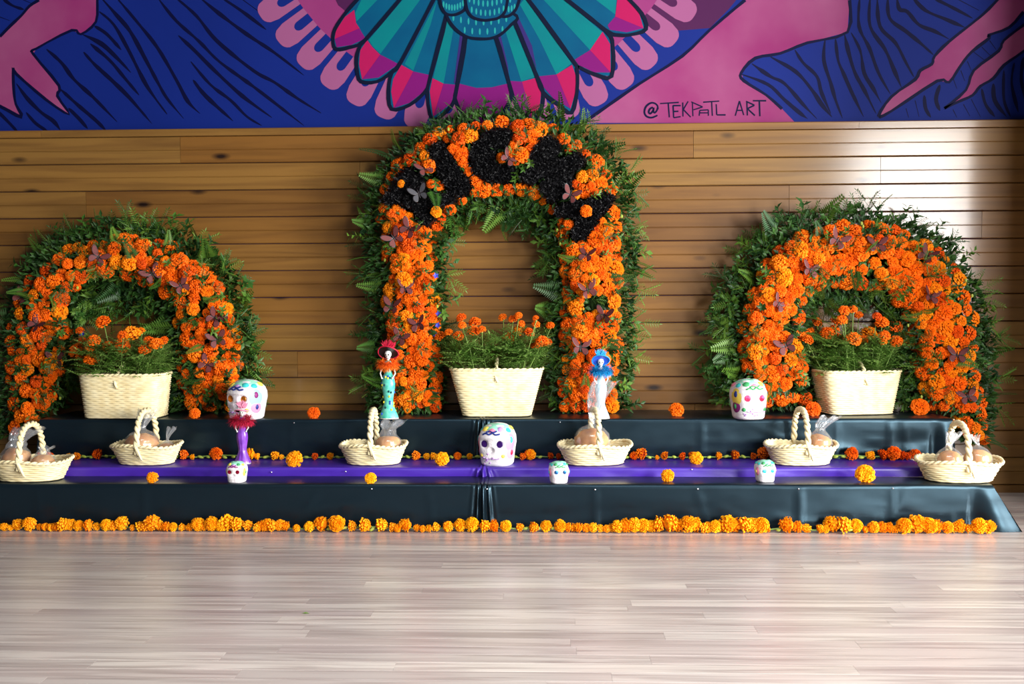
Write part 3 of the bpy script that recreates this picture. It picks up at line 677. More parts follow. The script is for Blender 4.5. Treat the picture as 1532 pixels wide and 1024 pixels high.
    for x, y, r in cand:
        yy, nx, ny, s_, d, ins = surf(x, y)
        nrm = Vector((nx * (1 - s_) * .9 + U(-.3, .3), -1, -ny * (1 - s_) * .9 + U(-.15, .35)))
        p = P(x, y, yy - .014 + U(-.012, .012) - (.045 if (x, y, r) in extra and letters else 0))
        if p.z < H3 + r * .0031 and not (x < outer_low[0] or x > outer_low[1]): p.z = H3 + r * .0031
        flower(p, nrm, r * SC(yy), t, base=base)
    for x, y, g in bflies:
        yy = surf(x, y)[0] - (.055 if letters and any(inpoly(x, y, l) for l in letters) else .04)
        butterfly(P(x, y, yy), t, base, U(.064, .076), BFG if g else BF)
    for x, y in blue:
        mb = MB()
        for k in range(5): leafblade(mb, (0, 0, 0), (cos(k * 1.26), sin(k * 1.26), .5), (0, 0, 1), .016, .012)
        mb.build('blue_blossom', 'blue_petal', t, mw=Matrix.Translation(P(x, y, AY - .07) - base) @ face((U(-.4, .4), -1, .2)))
    for k in range(14):
        x, y = random.choice(band); p = P(x + U(-8, 8), y + U(-8, 8), AY - .075)
        if p.z < H3 + .03: continue
        mb = MB(); mb.ball((0, 0, 0), (.006, .006, .009), 6, 4); mb.build('bud', 'bud', t, loc=p - base)
    if letters:
        for l in letters:
            c = (sum(p[0] for p in l) / len(l), sum(p[1] for p in l) / len(l)); lc = P(*c, AY - .105); mb = MB(); nn = len(l)
            back = [P(x, y, AY - .06) - lc for x, y in l]; fr = [P(c[0] + (x - c[0]) * .93, c[1] + (y - c[1]) * .93, AY - .112) - lc for x, y in l]
            mb.add(back + fr, [(i, (i + 1) % nn, nn + (i + 1) % nn, nn + i) for i in range(nn)] + [tuple(range(2 * nn - 1, nn - 1, -1))])
            lx = [p[0] for p in l]; ly = [p[1] for p in l]
            for _ in range(2600):
                x, y = U(min(lx) - 2, max(lx) + 2), U(min(ly) - 2, max(ly) + 2)
                if not inpoly(x, y, l): continue
                p = P(x, y, AY - .113) - lc; d = Vector((U(-1, 1), -.9, U(-1, 1)))
                leafblade(mb, p, d, (U(-1, 1), -1, U(-1, 1)), U(.014, .022), U(.006, .010), 0, .2)
            mb.build('letter', 'black_petal', t, loc=lc - base)
    return t
def R4(*p): return [(x / 2.925, 310 + y / 2.925) for x, y in p]
def R5(*p): return [(520 + x / 3.33, 140 + y / 3.33) for x, y in p]
def R6(*p): return [(520 + x / 3.33, 400 + y / 3.33) for x, y in p]
def R7(*p): return [(1040 + x / 2.843, 300 + y / 2.843) for x, y in p]
def b0(l, gi=()): return [(x, y, i in gi) for i, (x, y) in enumerate(l)]
arch('low round marigold arch with green leaves at the end by the purple-dressed figurine',
     [(2, 655), (4, 560), (8, 480), (30, 420), (62, 370), (110, 345), (180, 332), (250, 345), (300, 362), (345, 400), (368, 450), (382, 520), (386, 590), (380, 616)],
     [(18, 655), (14, 590), (12, 510), (26, 455), (52, 412), (95, 375), (165, 354), (225, 360), (285, 385), (328, 430), (350, 490), (358, 550), (348, 606)],
     [(52, 640), (82, 590), (96, 520), (100, 460), (122, 425), (160, 412), (205, 424), (245, 440), (262, 470), (268, 520), (272, 570), (280, 612)],
     [(58, 640), (104, 600), (112, 540), (118, 490), (140, 470), (180, 468), (215, 470), (242, 485), (255, 515), (250, 560), (246, 600), (262, 616)],
     .62, 1.3, b0(R4((430, 220), (665, 295), (790, 345), (160, 515), (95, 395), (940, 485), (950, 580), (905, 690), (245, 670))), (62, 9999), blue=[(124, 500)])
VICKY = [R5((165, 530), (200, 490), (245, 405), (290, 370), (345, 365), (380, 420), (388, 482), (440, 490), (530, 500), (545, 545), (490, 560), (445, 570), (450, 620), (400, 675), (350, 645), (340, 595), (260, 555), (180, 550)),
         R5((400, 290), (440, 240), (480, 240), (510, 290), (555, 370), (610, 430), (620, 480), (580, 520), (510, 500), (470, 440), (440, 370)),
         R5((720, 175), (800, 170), (820, 210), (800, 270), (740, 275), (730, 330), (760, 365), (820, 350), (840, 400), (830, 440), (740, 450), (670, 435), (620, 390), (605, 320), (630, 240), (670, 205)),
         R5((960, 225), (1000, 205), (1060, 240), (1065, 285), (1030, 320), (1080, 320), (1130, 280), (1180, 310), (1190, 350), (1130, 400), (1120, 470), (1080, 530), (1010, 545), (960, 500), (950, 460), (990, 420), (960, 420), (920, 465), (870, 450), (850, 410), (870, 370), (910, 350), (910, 290)),
         R5((1030, 590), (1060, 550), (1130, 530), (1200, 530), (1290, 490), (1335, 510), (1310, 570), (1260, 620), (1220, 680), (1190, 735), (1130, 730), (1110, 690), (1140, 650), (1130, 620), (1080, 620), (1035, 610))]
arch('tall marigold arch with black petal letters across its top, between the two lower arches',
     [(552, 616), (556, 520), (552, 420), (545, 330), (562, 270), (600, 220), (650, 186), (720, 168), (800, 166), (860, 180), (910, 220), (942, 280), (952, 350), (946, 450), (942, 540), (940, 612)],
     [(582, 618), (580, 540), (576, 450), (574, 370), (570, 300), (590, 250), (632, 208), (690, 188), (750, 180), (812, 186), (866, 212), (904, 255), (922, 310), (924, 380), (926, 460), (922, 540), (918, 612)],
     [(655, 618), (654, 540), (650, 460), (648, 400), (652, 345), (682, 310), (720, 292), (760, 288), (800, 294), (826, 318), (840, 350), (846, 410), (844, 480), (840, 550), (842, 614)],
     [(658, 618), (662, 540), (664, 470), (664, 400), (672, 356), (700, 332), (740, 326), (775, 336), (805, 350), (818, 380), (824, 440), (820, 500), (822, 560), (826, 614)],
     .62, 7.9, b0(R5((385, 375), (355, 500), (800, 325), (305, 675), (230, 720), (1110, 505), (1190, 805)), (1,)) + b0(R6((285, 105), (1195, 115), (1280, 240), (350, 285), (260, 350), (220, 195), (1160, 400))),
     (0, 9999), letters=VICKY, extra=[(599.6, 275, 6.5), (877, 316, 9.5), (653, 317, 9)], blue=[(652, 413), (655, 487), (650, 500), (640, 508), (656, 470)], nleaf=6000, nspr=270)
arch('low round marigold arch with fern fronds behind the red-eyed large skull',
     [(1078, 612), (1068, 560), (1066, 470), (1090, 415), (1118, 370), (1150, 338), (1215, 318), (1280, 312), (1350, 330), (1410, 358), (1450, 410), (1475, 470), (1488, 540), (1484, 610), (1478, 665)],
     [(1122, 606), (1112, 540), (1112, 480), (1128, 430), (1150, 390), (1190, 355), (1250, 338), (1320, 340), (1380, 362), (1425, 400), (1452, 460), (1462, 540), (1468, 610), (1476, 662)],
     [(1208, 598), (1202, 550), (1196, 490), (1204, 450), (1230, 428), (1270, 430), (1320, 434), (1348, 455), (1364, 490), (1372, 530), (1376, 570), (1384, 600), (1420, 622), (1446, 655)],
     [(1214, 606), (1212, 550), (1208, 500), (1216, 470), (1240, 455), (1280, 456), (1316, 462), (1336, 490), (1350, 530), (1348, 580), (1352, 610), (1376, 616), (1424, 628), (1440, 658)],
     .62, 4.2, b0(R7((605, 170), (775, 190), (490, 295), (985, 235), (1000, 410), (355, 440), (385, 620), (1115, 660), (1160, 835))), (0, 1426), extra=[(1187, 596, 9.5)])

# ------------------------------------------------------------------ woven baskets
def weave(curve, rows_, stakes, hgt, wav=0.0, per=150, sub=5, amp=.0042, over=.0015):
    """curve(a, t) -> (x, y) outline at angle a and height fraction t"""
    mb = MB()
    for skin in (0, 1):
        vs_ = []; fs = []; nr = rows_ * sub
        for i in range(nr + 1):
            t = i / nr; row = int(min(i, nr - 1) / sub); ph = (i % sub) / sub
            for j in range(per):
                a = 2 * pi * j / per; x, y = curve(a, t); l = sqrt(x * x + y * y)
                bul = amp * sin(pi * ph) if i % sub else 0
                o = bul + over * sin(stakes * a + pi * row) - (.006 if skin else 0)
                vs_.append((x * (1 + o / l), y * (1 + o / l), hgt * t + (wav * t * t * sin(3 * a + .7) if wav else 0) + .002))
        for i in range(nr):
            for j in range(per):
                j2 = (j + 1) % per; q = (i * per + j, i * per + j2, (i + 1) * per + j2, (i + 1) * per + j)
                fs.append(q if skin == 0 else q[::-1])
        mb.add(vs_, fs)
    mb.add([(*curve(2 * pi * j / per, 0), .003) for j in range(per)], [tuple(range(per - 1, -1, -1))])
    return mb
def braid(pathf, n, r, tw, k, mats, strands=2, nside=5):
    mb = MB()
    for s_ in range(strands):
        pts = []
        for i in range(n + 1):
            p, a, b = pathf(i / n); th = tw * 2 * pi * i / n + s_ * 2 * pi / strands
            pts.append(p + a * (cos(th) * r * .75) + b * (sin(th) * r * .75))
        mb.tube(pts, r, nside)
    return mb
def rect_curve(wb, wt, db, dt, ex=5.0):
    def f(a, t):
        W_, D_ = (wb + (wt - wb) * t) / 2, (db + (dt - db) * t) / 2; c, s_ = cos(a), sin(a)
        q = (abs(c) ** ex + abs(s_) ** ex) ** (-1 / ex); return (W_ * c * q, D_ * s_ * q)
    return f
def rim(curve, hgt, wav, r, name, parent, tw=26):
    def pf(u):
        a = 2 * pi * u; x, y = curve(a, 1); l = sqrt(x * x + y * y); return Vector((x, y, hgt + wav * sin(3 * a + .7) + .002)), Vector((x / l, y / l, 0)), Vector((0, 0, 1))
    return braid(pf, 150, r, tw, 1, 'wicker').build(name, 'wicker', parent, smooth=True)
def flower_basket(label, px, py, wb, wt, hgt, rot, dep=.21):
    p = PZ(px, py, H3 + .002); t = thing('wicker_basket', label, 'basket', (p.x, p.y + dep * .5, H3 + .0022), rot, 'rectangular wicker baskets of marigolds')
    cv = rect_curve(wb, wt, dep * .86, dep)
    weave(cv, 21, 24, hgt).build('woven_body', 'wicker', t, smooth=True)
    rim(cv, hgt, 0, .0045, 'rim', t)
    def pf(u):
        a = pi * u; return Vector((0, -dep / 2 * cos(a) * 1.0, hgt - .055 + .10 * sin(a))), Vector((1, 0, 0)), Vector((0, -cos(a), sin(a)))
    braid(pf, 40, .006, 5, 1, 'wicker').build('handle', 'wicker', t, smooth=True)
    m = MB(); m.lathe([(.001, 0), (.99, 0), (.99, .01), (.001, .01)], 4)
    x, y = wt / 2 * .84, dep / 2 * .82; m = MB(); m.box((-x, -y, hgt * .72), (x, y, hgt * .80)); m.build('soil', 'soil', t)
    return t, hgt, wt, dep
def plant(label, bk, flowers, seed):
    t0, hgt, wt, dep = bk; rs = random.Random(seed); z0 = H3 + hgt * .80 + .003; bx, by = t0.location.x, t0.location.y
    base = Vector((bx, by, z0)); t = thing('marigold_plant', label, 'plant', base, 0, 'marigold plants in baskets')
    lv = MB()
    for (px, py, r) in flowers:
        y = by + rs.uniform(-.08, .07); p = P(px, py, y); s_ = p - base
        n = Vector((rs.uniform(-.35, .35), -.55 + rs.uniform(-.2, .1), .85)); 
        flower(p, n, r * SC(y) * 1.22, t, base=base, depth=1.15)
        foot = Vector((max(-wt * .40, min(wt * .40, s_.x * .62)), max(-dep * .36, min(dep * .36, (y - by) * .8)), 0))
        top = s_ - n.normalized() * .012
        mid = foot.lerp(top, .5) + Vector((rs.uniform(-.012, .012), 0, .01)); pts = [foot, mid, top]
        sm = MB(); sm.tube([foot, foot.lerp(mid, .5) + Vector((0, 0, .004)), mid, mid.lerp(top, .6), top], .0022, 5)
        sm.tube([top - (top - mid).normalized() * .012, top], [.0025, .0065], 6); sm.build('stem', 'stem', t, smooth=True)
        for k in range(13):
            q = foot.lerp(top, rs.uniform(.1, .84)); a = rs.uniform(0, 6.28)
            tip = q + Vector((cos(a) * .05, sin(a) * .05, .03)); d = (tip - q).normalized(); sd = d.cross(Vector((0, 0, 1))).normalized()
            for u in range(4):
                for sg in (-1, 1): leafblade(lv, q.lerp(tip, .2 + u * .22), d * .8 + sd * sg, (0, 0, 1), rs.uniform(.026, .040), .0095)
            leafblade(lv, tip, d, (0, 0, 1), .03, .008)
    for k in range(230):           # bushy leaves over the rim
        q = Vector((rs.uniform(-.47, .47) * wt, rs.uniform(-.44, .40) * dep, rs.uniform(.03, .17))); a = rs.uniform(0, 6.28)
        d = Vector((cos(a) + q.x * 3, sin(a) - .3, rs.uniform(-.2, 1.0))).normalized(); sd = d.cross(Vector((0, 0, 1))).normalized(); L_ = rs.uniform(.05, .08)
        for u in range(5):
            for sg in (-1, 1): leafblade(lv, q + d * L_ * (.15 + u * .19), d * .8 + sd * sg, (0, 0, 1), rs.uniform(.026, .042), .0125)
        leafblade(lv, q + d * L_, d, (0, 0, 1), .032, .009)
    tag(lv.build('foliage', ['leaf_bright'], t), kind='stuff')
def ZZ(s, ox, oy, l): return [(ox + x / s, oy + y / s, w_ / s / 1.05) for x, y, w_ in l]
bkL = flower_basket('straight-sided wicker basket of marigolds under the arch by the purple-dressed figurine', 175, 628, .335, .375, .196, radians(-2))
plant('orange marigold plant in the straight-sided wicker basket', bkL, ZZ(3.94, 90, 460, [(250, 85, 40), (115, 137, 24), (130, 198, 24), (200, 195, 36), (115, 258, 56), (180, 235, 32), (183, 307, 42), (290, 235, 40), (365, 228, 44), (365, 165, 28), (420, 155, 48), (475, 140, 24), (520, 200, 32), (565, 215, 38), (500, 250, 36), (612, 195, 26)]), 41)
bkC = flower_basket('widest wicker basket of marigolds with strongly tapered sides, under the tall lettered arch', 742, 625, .305, .418, .212, radians(1))
plant('orange marigold plant in the widest tapered wicker basket', bkC, ZZ(5.69, 650, 460, [(228, 88, 40), (235, 152, 34), (343, 128, 50), (335, 200, 50), (405, 187, 32), (205, 245, 44), (120, 212, 34), (45, 245, 46), (580, 85, 34), (715, 70, 32), (665, 100, 36), (740, 140, 32), (860, 92, 26), (865, 145, 34), (720, 198, 50), (808, 213, 44), (635, 262, 54), (858, 312, 48), (915, 290, 52), (960, 300, 40), (985, 155, 34)]), 42)
bkR = flower_basket('slightly tapered wicker basket of marigolds under the arch with fern fronds', 1290, 622, .30, .372, .193, radians(9))
plant('orange marigold plant in the slightly tapered wicker basket', bkR, ZZ(2.843, 1040, 300, [(635, 468, 22), (670, 463, 18), (695, 488, 17), (775, 495, 20), (520, 518, 20), (600, 512, 24), (625, 508, 22), (795, 520, 27), (855, 537, 27), (480, 560, 26), (480, 593, 22), (560, 565, 28), (590, 550, 22), (600, 595, 34), (675, 590, 30), (715, 592, 20), (740, 565, 32), (805, 575, 24), (855, 600, 26), (900, 605, 26), (915, 560, 22), (800, 600, 16)]), 43)

def bread_basket(label, px, py, z, yc, wid, rot):
    x = P(px, py, yc).x; dep = wid * .68; hgt = .082
    t = thing('bread_basket', label, 'basket', (x, yc, z + .0015), rot, 'oval bread baskets with twisted handles')
    cv = rect_curve(wid * .74, wid * .98, dep * .66, dep * .98, 2.25)
    weave(cv, 9, 15, hgt, .006, 120).build('woven_body', 'wicker', t, smooth=True)
    rim(cv, hgt, .006, .0052, 'rim', t, 20)
    hh = .150
    def pf(u):
        a = pi * u; s_ = sin(a); return Vector((0, -dep * .47 * (abs(cos(a)) ** .8) * (1 if cos(a) > 0 else -1), hgt - .03 + (hh + .03) * (s_ ** .75 if s_ > 0 else 0))), Vector((1, 0, 0)), Vector((0, -cos(a), s_))
    braid(pf, 80, .0080, 8, 1, 'wicker', 2, 6).build('handle', 'wicker', t, smooth=True)
    m = MB(); m.tube([(0, -dep * .485, hgt + .02), (.006, -dep * .50, hgt - .01), (.018, -dep * .475, hgt - .045), (.022, -dep * .45, hgt - .055)], [.006, .006, .005, .003], 6)
    m.build('handle_end', 'wicker', t, smooth=True)
    m = MB(); m.tube([(0, dep * .48, hgt + .02), (.004, dep * .49, hgt - .02), (.012, dep * .45, hgt - .05)], [.006, .006, .004], 6)
    m.build('handle_end', 'wicker', t, smooth=True)
    return t, hgt
def bread_bag(label, bk, dx, dy, r, tail, lean=(0.0, 0.0), seed=1, flat_=.72, neck=.35, tw=.35):
    t0, hgt = bk; th = t0.rotation_euler.z; c = Vector((t0.location.x + dx, t0.location.y + dy, t0.location.z + .046))
    t = thing('bread_bag', label, 'bread', c, 0, 'bagged sweet bread in the baskets'); rs = random.Random(seed)
    mb = MB(); mb.ball((0, 0, r * flat_), (r, r * .92, r * flat_), 18, 12)
    for v in mb.v:
        n = noise.noise(v * 34 + Vector((seed, 0, 0))); v += (v - Vector((0, 0, r * flat_))) * (n * .22)
        v.z = max(0.0, v.z)
    mb.build('bread_roll', 'bread', t, smooth=True)
    H_ = r * flat_ * 2; prof = [(r * .6, -.002), (r * 1.06, H_ * .2), (r * 1.10, H_ * .5), (r * 1.0, H_ * .8), (r * .72, H_ * 1.02), (r * neck, H_ * 1.12 + .006), (r * neck * .8, H_ * 1.2 + .010), (r * (neck + tw * .5), H_ * 1.2 + .01 + tail * .5), (r * (neck + tw), H_ * 1.2 + .01 + tail)]
    vs_ = []; fs = []; n = 34; pr = []
    for i in range(len(prof) - 1):
        for k in range(3): pr.append(tuple(a + (b - a) * k / 3 for a, b in zip(prof[i], prof[i + 1])))
    pr.append(prof[-1])
    for i, (rr, z) in enumerate(pr):
        s_ = max(0, (z - H_) / (tail + .03)); f = 1 + .06 * s_
        for j in range(n):
            a = 2 * pi * j / n; cr_ = 1 + (.05 + .28 * min(1, s_ * 2)) * noise.noise(Vector((cos(a) * 3, sin(a) * 3, z * 30 + seed)))
            cr_ += (.16 * min(1, s_ * 2)) * sin(a * 7 + seed)
            vs_.append((rr * cr_ * cos(a) + lean[0] * s_ * s_, rr * cr_ * sin(a) * (1 - .45 * min(1, s_)) + lean[1] * s_, z + (.008 * sin(a * 5 + seed) * min(1, s_))))
    for i in range(len(pr) - 1):
        for j in range(n): j2 = (j + 1) % n; fs.append((i * n + j, i * n + j2, (i + 1) * n + j2, (i + 1) * n + j))
    link('plastic_bag', mesh('plastic_bag', vs_, fs, 'plastic', None, True), t)
B1 = bread_basket('large oval bread basket on the lowest step at the end below the purple-dressed figurine\'s arch', 47, 700, H1, .095, .335, radians(2))
B2 = bread_basket('oval bread basket on the purple step below the straight-sided wicker basket', 220, 680, H2, .282, .305, radians(-3))
B3 = bread_basket('oval bread basket on the purple step below the red-hatted figurine', 559, 680, H2, .280, .290, radians(1))
B4 = bread_basket('oval bread basket on the purple step holding the bag with a tall twisted tail', 890, 680, H2, .280, .318, radians(8))
B5 = bread_basket('oval bread basket on the purple step below the slightly tapered wicker basket', 1198, 680, H2, .280, .305, radians(3))
B6 = bread_basket('large oval bread basket on the lowest step at the flared cloth corner', 1434, 700, H1, .095, .335, radians(-1))
bread_bag('bread in a clear bag with a puffed top, beside a small wrapped roll', B1, -.068, .005, .056, .055, (.05, .03), 3, .75, .7, .3)
bread_bag('small bread roll in clear wrap beside the puffed bag', B1, .052, -.005, .046, .012, (.03, 0), 4, .62, .5, .2)
bread_bag('flat bread roll in clear wrap in the basket below the straight-sided wicker basket', B2, -.022, .0, .068, .075, (.02, .04), 5, .62, .22, .45)
bread_bag('bread roll bag with a pointed tail tucked at the end of its basket', B2, .088, .004, .034, .05, (.035, 0), 6, .6, .2, .35)
bread_bag('bread in a crumpled clear bag in the basket below the red-hatted figurine', B3, .062, .004, .054, .038, (.035, 0), 7, .7, .62, .3)
bread_bag('large round bread in a clear bag with a tall twisted tail', B4, -.012, .01, .072, .17, (.055, 0), 8, .72, .2, .55)
bread_bag('bread in a clear bag with a stiff leaning tail, below the slightly tapered wicker basket', B5, .078, .004, .052, .05, (.055, 0), 9, .75, .42, .35)
bread_bag('round bread in a clear knotted bag by the flared cloth corner', B6, .076, .0, .050, .028, (-.015, 0), 10, .8, .15, .25)
bread_bag('darker bread roll in clear wrap beside the knotted bag', B6, -.034, .010, .050, .045, (.04, .03), 11, .72, .3, .3)

# ------------------------------------------------------------------ sugar skulls
def sk_point(u, t, W_, H_):
    """u: degrees round from the face, t: height fraction"""
    wp = [(0, .80), (.05, .88), (.2, .91), (.38, .95), (.55, 1.0), (.68, .985), (.79, .90), (.88, .74), (.945, .54), (.985, .30), (1.0, .05)]
    f = wp[-1][1]
    for (a, fa), (b, fb) in zip(wp[:-1], wp[1:]):
        if t <= b:
            s_ = (t - a) / (b - a); s_ = s_ * s_ * (3 - 2 * s_) * .5 + s_ * .5; f = fa + (fb - fa) * s_; break
    a = radians(u); ex = 2.7; c, s_ = cos(a), sin(a); q = (abs(c) ** ex + abs(s_) ** ex) ** (-1 / ex)
    x = W_ / 2 * f * s_ * q; fr = .50 if c > 0 else (.50 + .10 * min(1, t * 2)); y = -W_ * fr * f * c * q * (1.0 if c <= 0 else 1.02 - .10 * (t < .0))
    r_ = sqrt(x * x + y * y)
    d = 0.0
    if c > 0:
        for ex_, ez, rx, rz, dp in ((-.215, .53, .13, .105, .085), (.215, .53, .13, .105, .085), (0, .385, .07, .07, .07)):
            g = ((x / W_ - ex_) / rx) ** 2 + ((t - ez) / rz) ** 2; d += dp * W_ * max(0, 1 - g) ** .6
        d -= .035 * W_ * math.exp(-(((x / W_) / .32) ** 2 + ((t - .68) / .05) ** 2))
        d -= .03 * W_ * math.exp(-((abs(x / W_) - .33) / .10) ** 2 - ((t - .38) / .08) ** 2)
        if .12 < t < .27 and abs(x / W_) < .27: d -= .020 * W_ * (.4 + abs(sin(x / W_ * 34)))  * (1 - abs(t - .195) / .08)
    return Vector((x, y + (d if c > 0 else 0), t * H_))
def skull(label, pos, W_, H_, rot, eye, pal, big=True, group='painted sugar skulls'):
    t = thing('sugar_skull', label, 'skull', pos, rot, group); mb = MB(); nu, nt_ = (72, 46) if big else (48, 30); vs_ = []; fs = []
    for i in range(nt_ + 1):
        for j in range(nu): vs_.append(sk_point(360 * j / nu - 180, i / nt_, W_, H_))
    for i in range(nt_):
        for j in range(nu): j2 = (j + 1) % nu; fs.append((i * nu + j, i * nu + j2, (i + 1) * nu + j2, (i + 1) * nu + j))
    fs += [tuple(range(nu - 1, -1, -1)), tuple(range(nt_ * nu, (nt_ + 1) * nu))]
    mb.add(vs_, fs); mb.build('skull_body', 'sugar', t, smooth=True)
    for sx in (-.215, .215):
        m = MB(); m.lathe([(W_ * .105, 0), (W_ * .10, .0012), (W_ * .02, .0022)], 16)
        for v in m.v: v.y, v.z = -v.z, v.y
        a = sk_point(math.degrees(atan2(sx, .5)) * 1.0, .53, W_, H_); m.build('eye_foil', eye, t, loc=(sx * W_, a.y - .0035, .53 * H_))
    def off(u, tt, e=.0015):
        p = sk_point(u, tt, W_, H_); q1 = sk_point(u + 2, tt, W_, H_); q2 = sk_point(u, min(.999, tt + .02), W_, H_); n = (q1 - p).cross(q2 - p)
        if n.length > 1e-12: n.normalize()
        return p + n * e
    def patch(name, u0, t0, ru, rt, m_, e=.002, ang=0):
        k = 14; m = MB(); mid = []; rim_ = []
        for j in range(k):
            a = 2 * pi * j / k; du, dt_ = cos(a), sin(a); uu = du * cos(ang) - dt_ * sin(ang); tt = du * sin(ang) + dt_ * cos(ang)
            rim_.append(off(u0 + uu * ru, min(.985, t0 + tt * rt), e * .2)); mid.append(off(u0 + uu * ru * .6, min(.985, t0 + tt * rt * .6), e))
        m.add(rim_ + mid + [off(u0, min(.985, t0), e * 1.15)], [(j, (j + 1) % k, k + (j + 1) % k, k + j) for j in range(k)] + [(k + j, k + (j + 1) % k, 2 * k) for j in range(k)])
        m.build(name, m_, t, smooth=True)
    def piping(pts, rad, m_):
        m = MB(); q = smoothline(pts, 4); m.tube([off(u, tt, rad * .6) for u, tt in q], rad, 5); m.build('icing_line', m_, t, smooth=True)
    s_ = .0035 if big else .0022
    side = pal['side']
    patch('icing_patch', 0, .93, 120, .10, pal['crown'], .003)
    for k, u in enumerate((-70, -35, 0, 35, 70, 110, -110)): patch('icing_patch', u, .84 + .03 * (k % 2), 15, .055, pal['mix'][k % len(pal['mix'])], .004)
    piping([(-32, .74), (-20, .78), (-8, .75), (4, .79), (16, .75), (30, .77)], s_, pal['brow'])
    piping([(-20, .80), (-8, .82), (6, .80), (20, .83)], s_, pal['brow'])
    if big:
        for sd in (1, -1):
            patch('icing_patch', sd * 72, .55, 26, .22, side[0], .002)
            patch('icing_patch', sd * 70, .62, 9, .085, side[1], .005, .6 * sd)
            patch('icing_patch', sd * 74, .30, 22, .14, side[2], .003)
            patch('icing_patch', sd * 74, .32, 8, .08, side[3], .006, -.5 * sd)
            patch('icing_patch', sd * 40, .25, 7, .05, pal['mix'][1], .004)
        for k in range(10): patch('icing_dot', U(-45, 45), U(.05, .32), 4, .02, pal['mouth'], .003)
        piping([(-30, .20), (-15, .18), (0, .19), (15, .18), (30, .20)], .002, pal['mouth'])
    else:
        for sd in (1, -1): patch('icing_patch', sd * 72, .5, 16, .2, side[0], .003); patch('icing_patch', sd * 76, .5, 7, .09, side[1], .005)
    return t
def im(n, r, g, b): mat(n, srgb(r, g, b), .5, .4); return n
TL, PKI, YL, NV, LV, MG_, GR, RD, OR = im('ic_teal', 60, 190, 190), im('ic_pink', 236, 140, 170), im('ic_yellow', 240, 214, 90), im('ic_navy', 30, 50, 130), im('ic_lav', 190, 150, 210), im('ic_magenta', 130, 30, 110), im('ic_green', 60, 150, 90), im('ic_red', 170, 20, 50), im('ic_orange', 236, 140, 50)
MN = im('ic_mint', 150, 220, 190)
mat('foil_purple', srgb(80, 40, 140), .25, metallic=.7); mat('foil_red', srgb(180, 20, 60), .25, metallic=.7); mat('foil_gold', srgb(240, 140, 50), .25, metallic=.7); mat('foil_blue', srgb(30, 90, 150), .25, metallic=.7); mat('foil_aqua', srgb(40, 160, 190), .25, metallic=.7)
def at(px, py, z, dy=0): p = PZ(px, py, z); return (p.x, p.y + dy, z + .0015)
skull('large sugar skull with orange foil eyes behind the purple-dressed figurine', at(362, 630, H3, .075), .155, .178, radians(-22), 'foil_gold', dict(crown=MN, mix=[TL, YL, LV, TL], brow=NV, side=[MN, MG_, PKI, NV], mouth=LV))
skull('large sugar skull with purple foil eyes on the purple step', at(743, 700, H2, .078), .150, .180, radians(-18), 'foil_purple', dict(crown=MN, mix=[TL, YL, PKI, LV], brow=NV, side=[PKI, TL, LV, RD], mouth=LV))
skull('large sugar skull with red foil eyes in front of the arch with fern fronds', at(1124, 629, H3, .066), .148, .176, radians(14), 'foil_red', dict(crown=MN, mix=[TL, GR, PKI, YL], brow=GR, side=[YL, NV, MG_, GR], mouth=LV))
skull('small sugar skull with red eyes on the lowest step', at(351, 724, H1, .034), .078, .086, radians(-6), 'foil_red', dict(crown=MN, mix=[GR, YL, LV], brow=MG_, side=[YL, GR, LV, MG_], mouth=LV), False)
skull('small sugar skull with dark blue eyes on the lowest step', at(836, 725, H1, .034), .078, .088, radians(12), 'foil_blue', dict(crown=MN, mix=[TL, GR, MN], brow=GR, side=[PKI, TL, LV, MG_], mouth=LV), False)
skull('small sugar skull with aqua eyes on the lowest step', at(1147, 723, H1, .034), .078, .088, radians(12), 'foil_aqua', dict(crown=MN, mix=[TL, GR, MN], brow=GR, side=[PKI, YL, LV, MG_], mouth=LV), False)

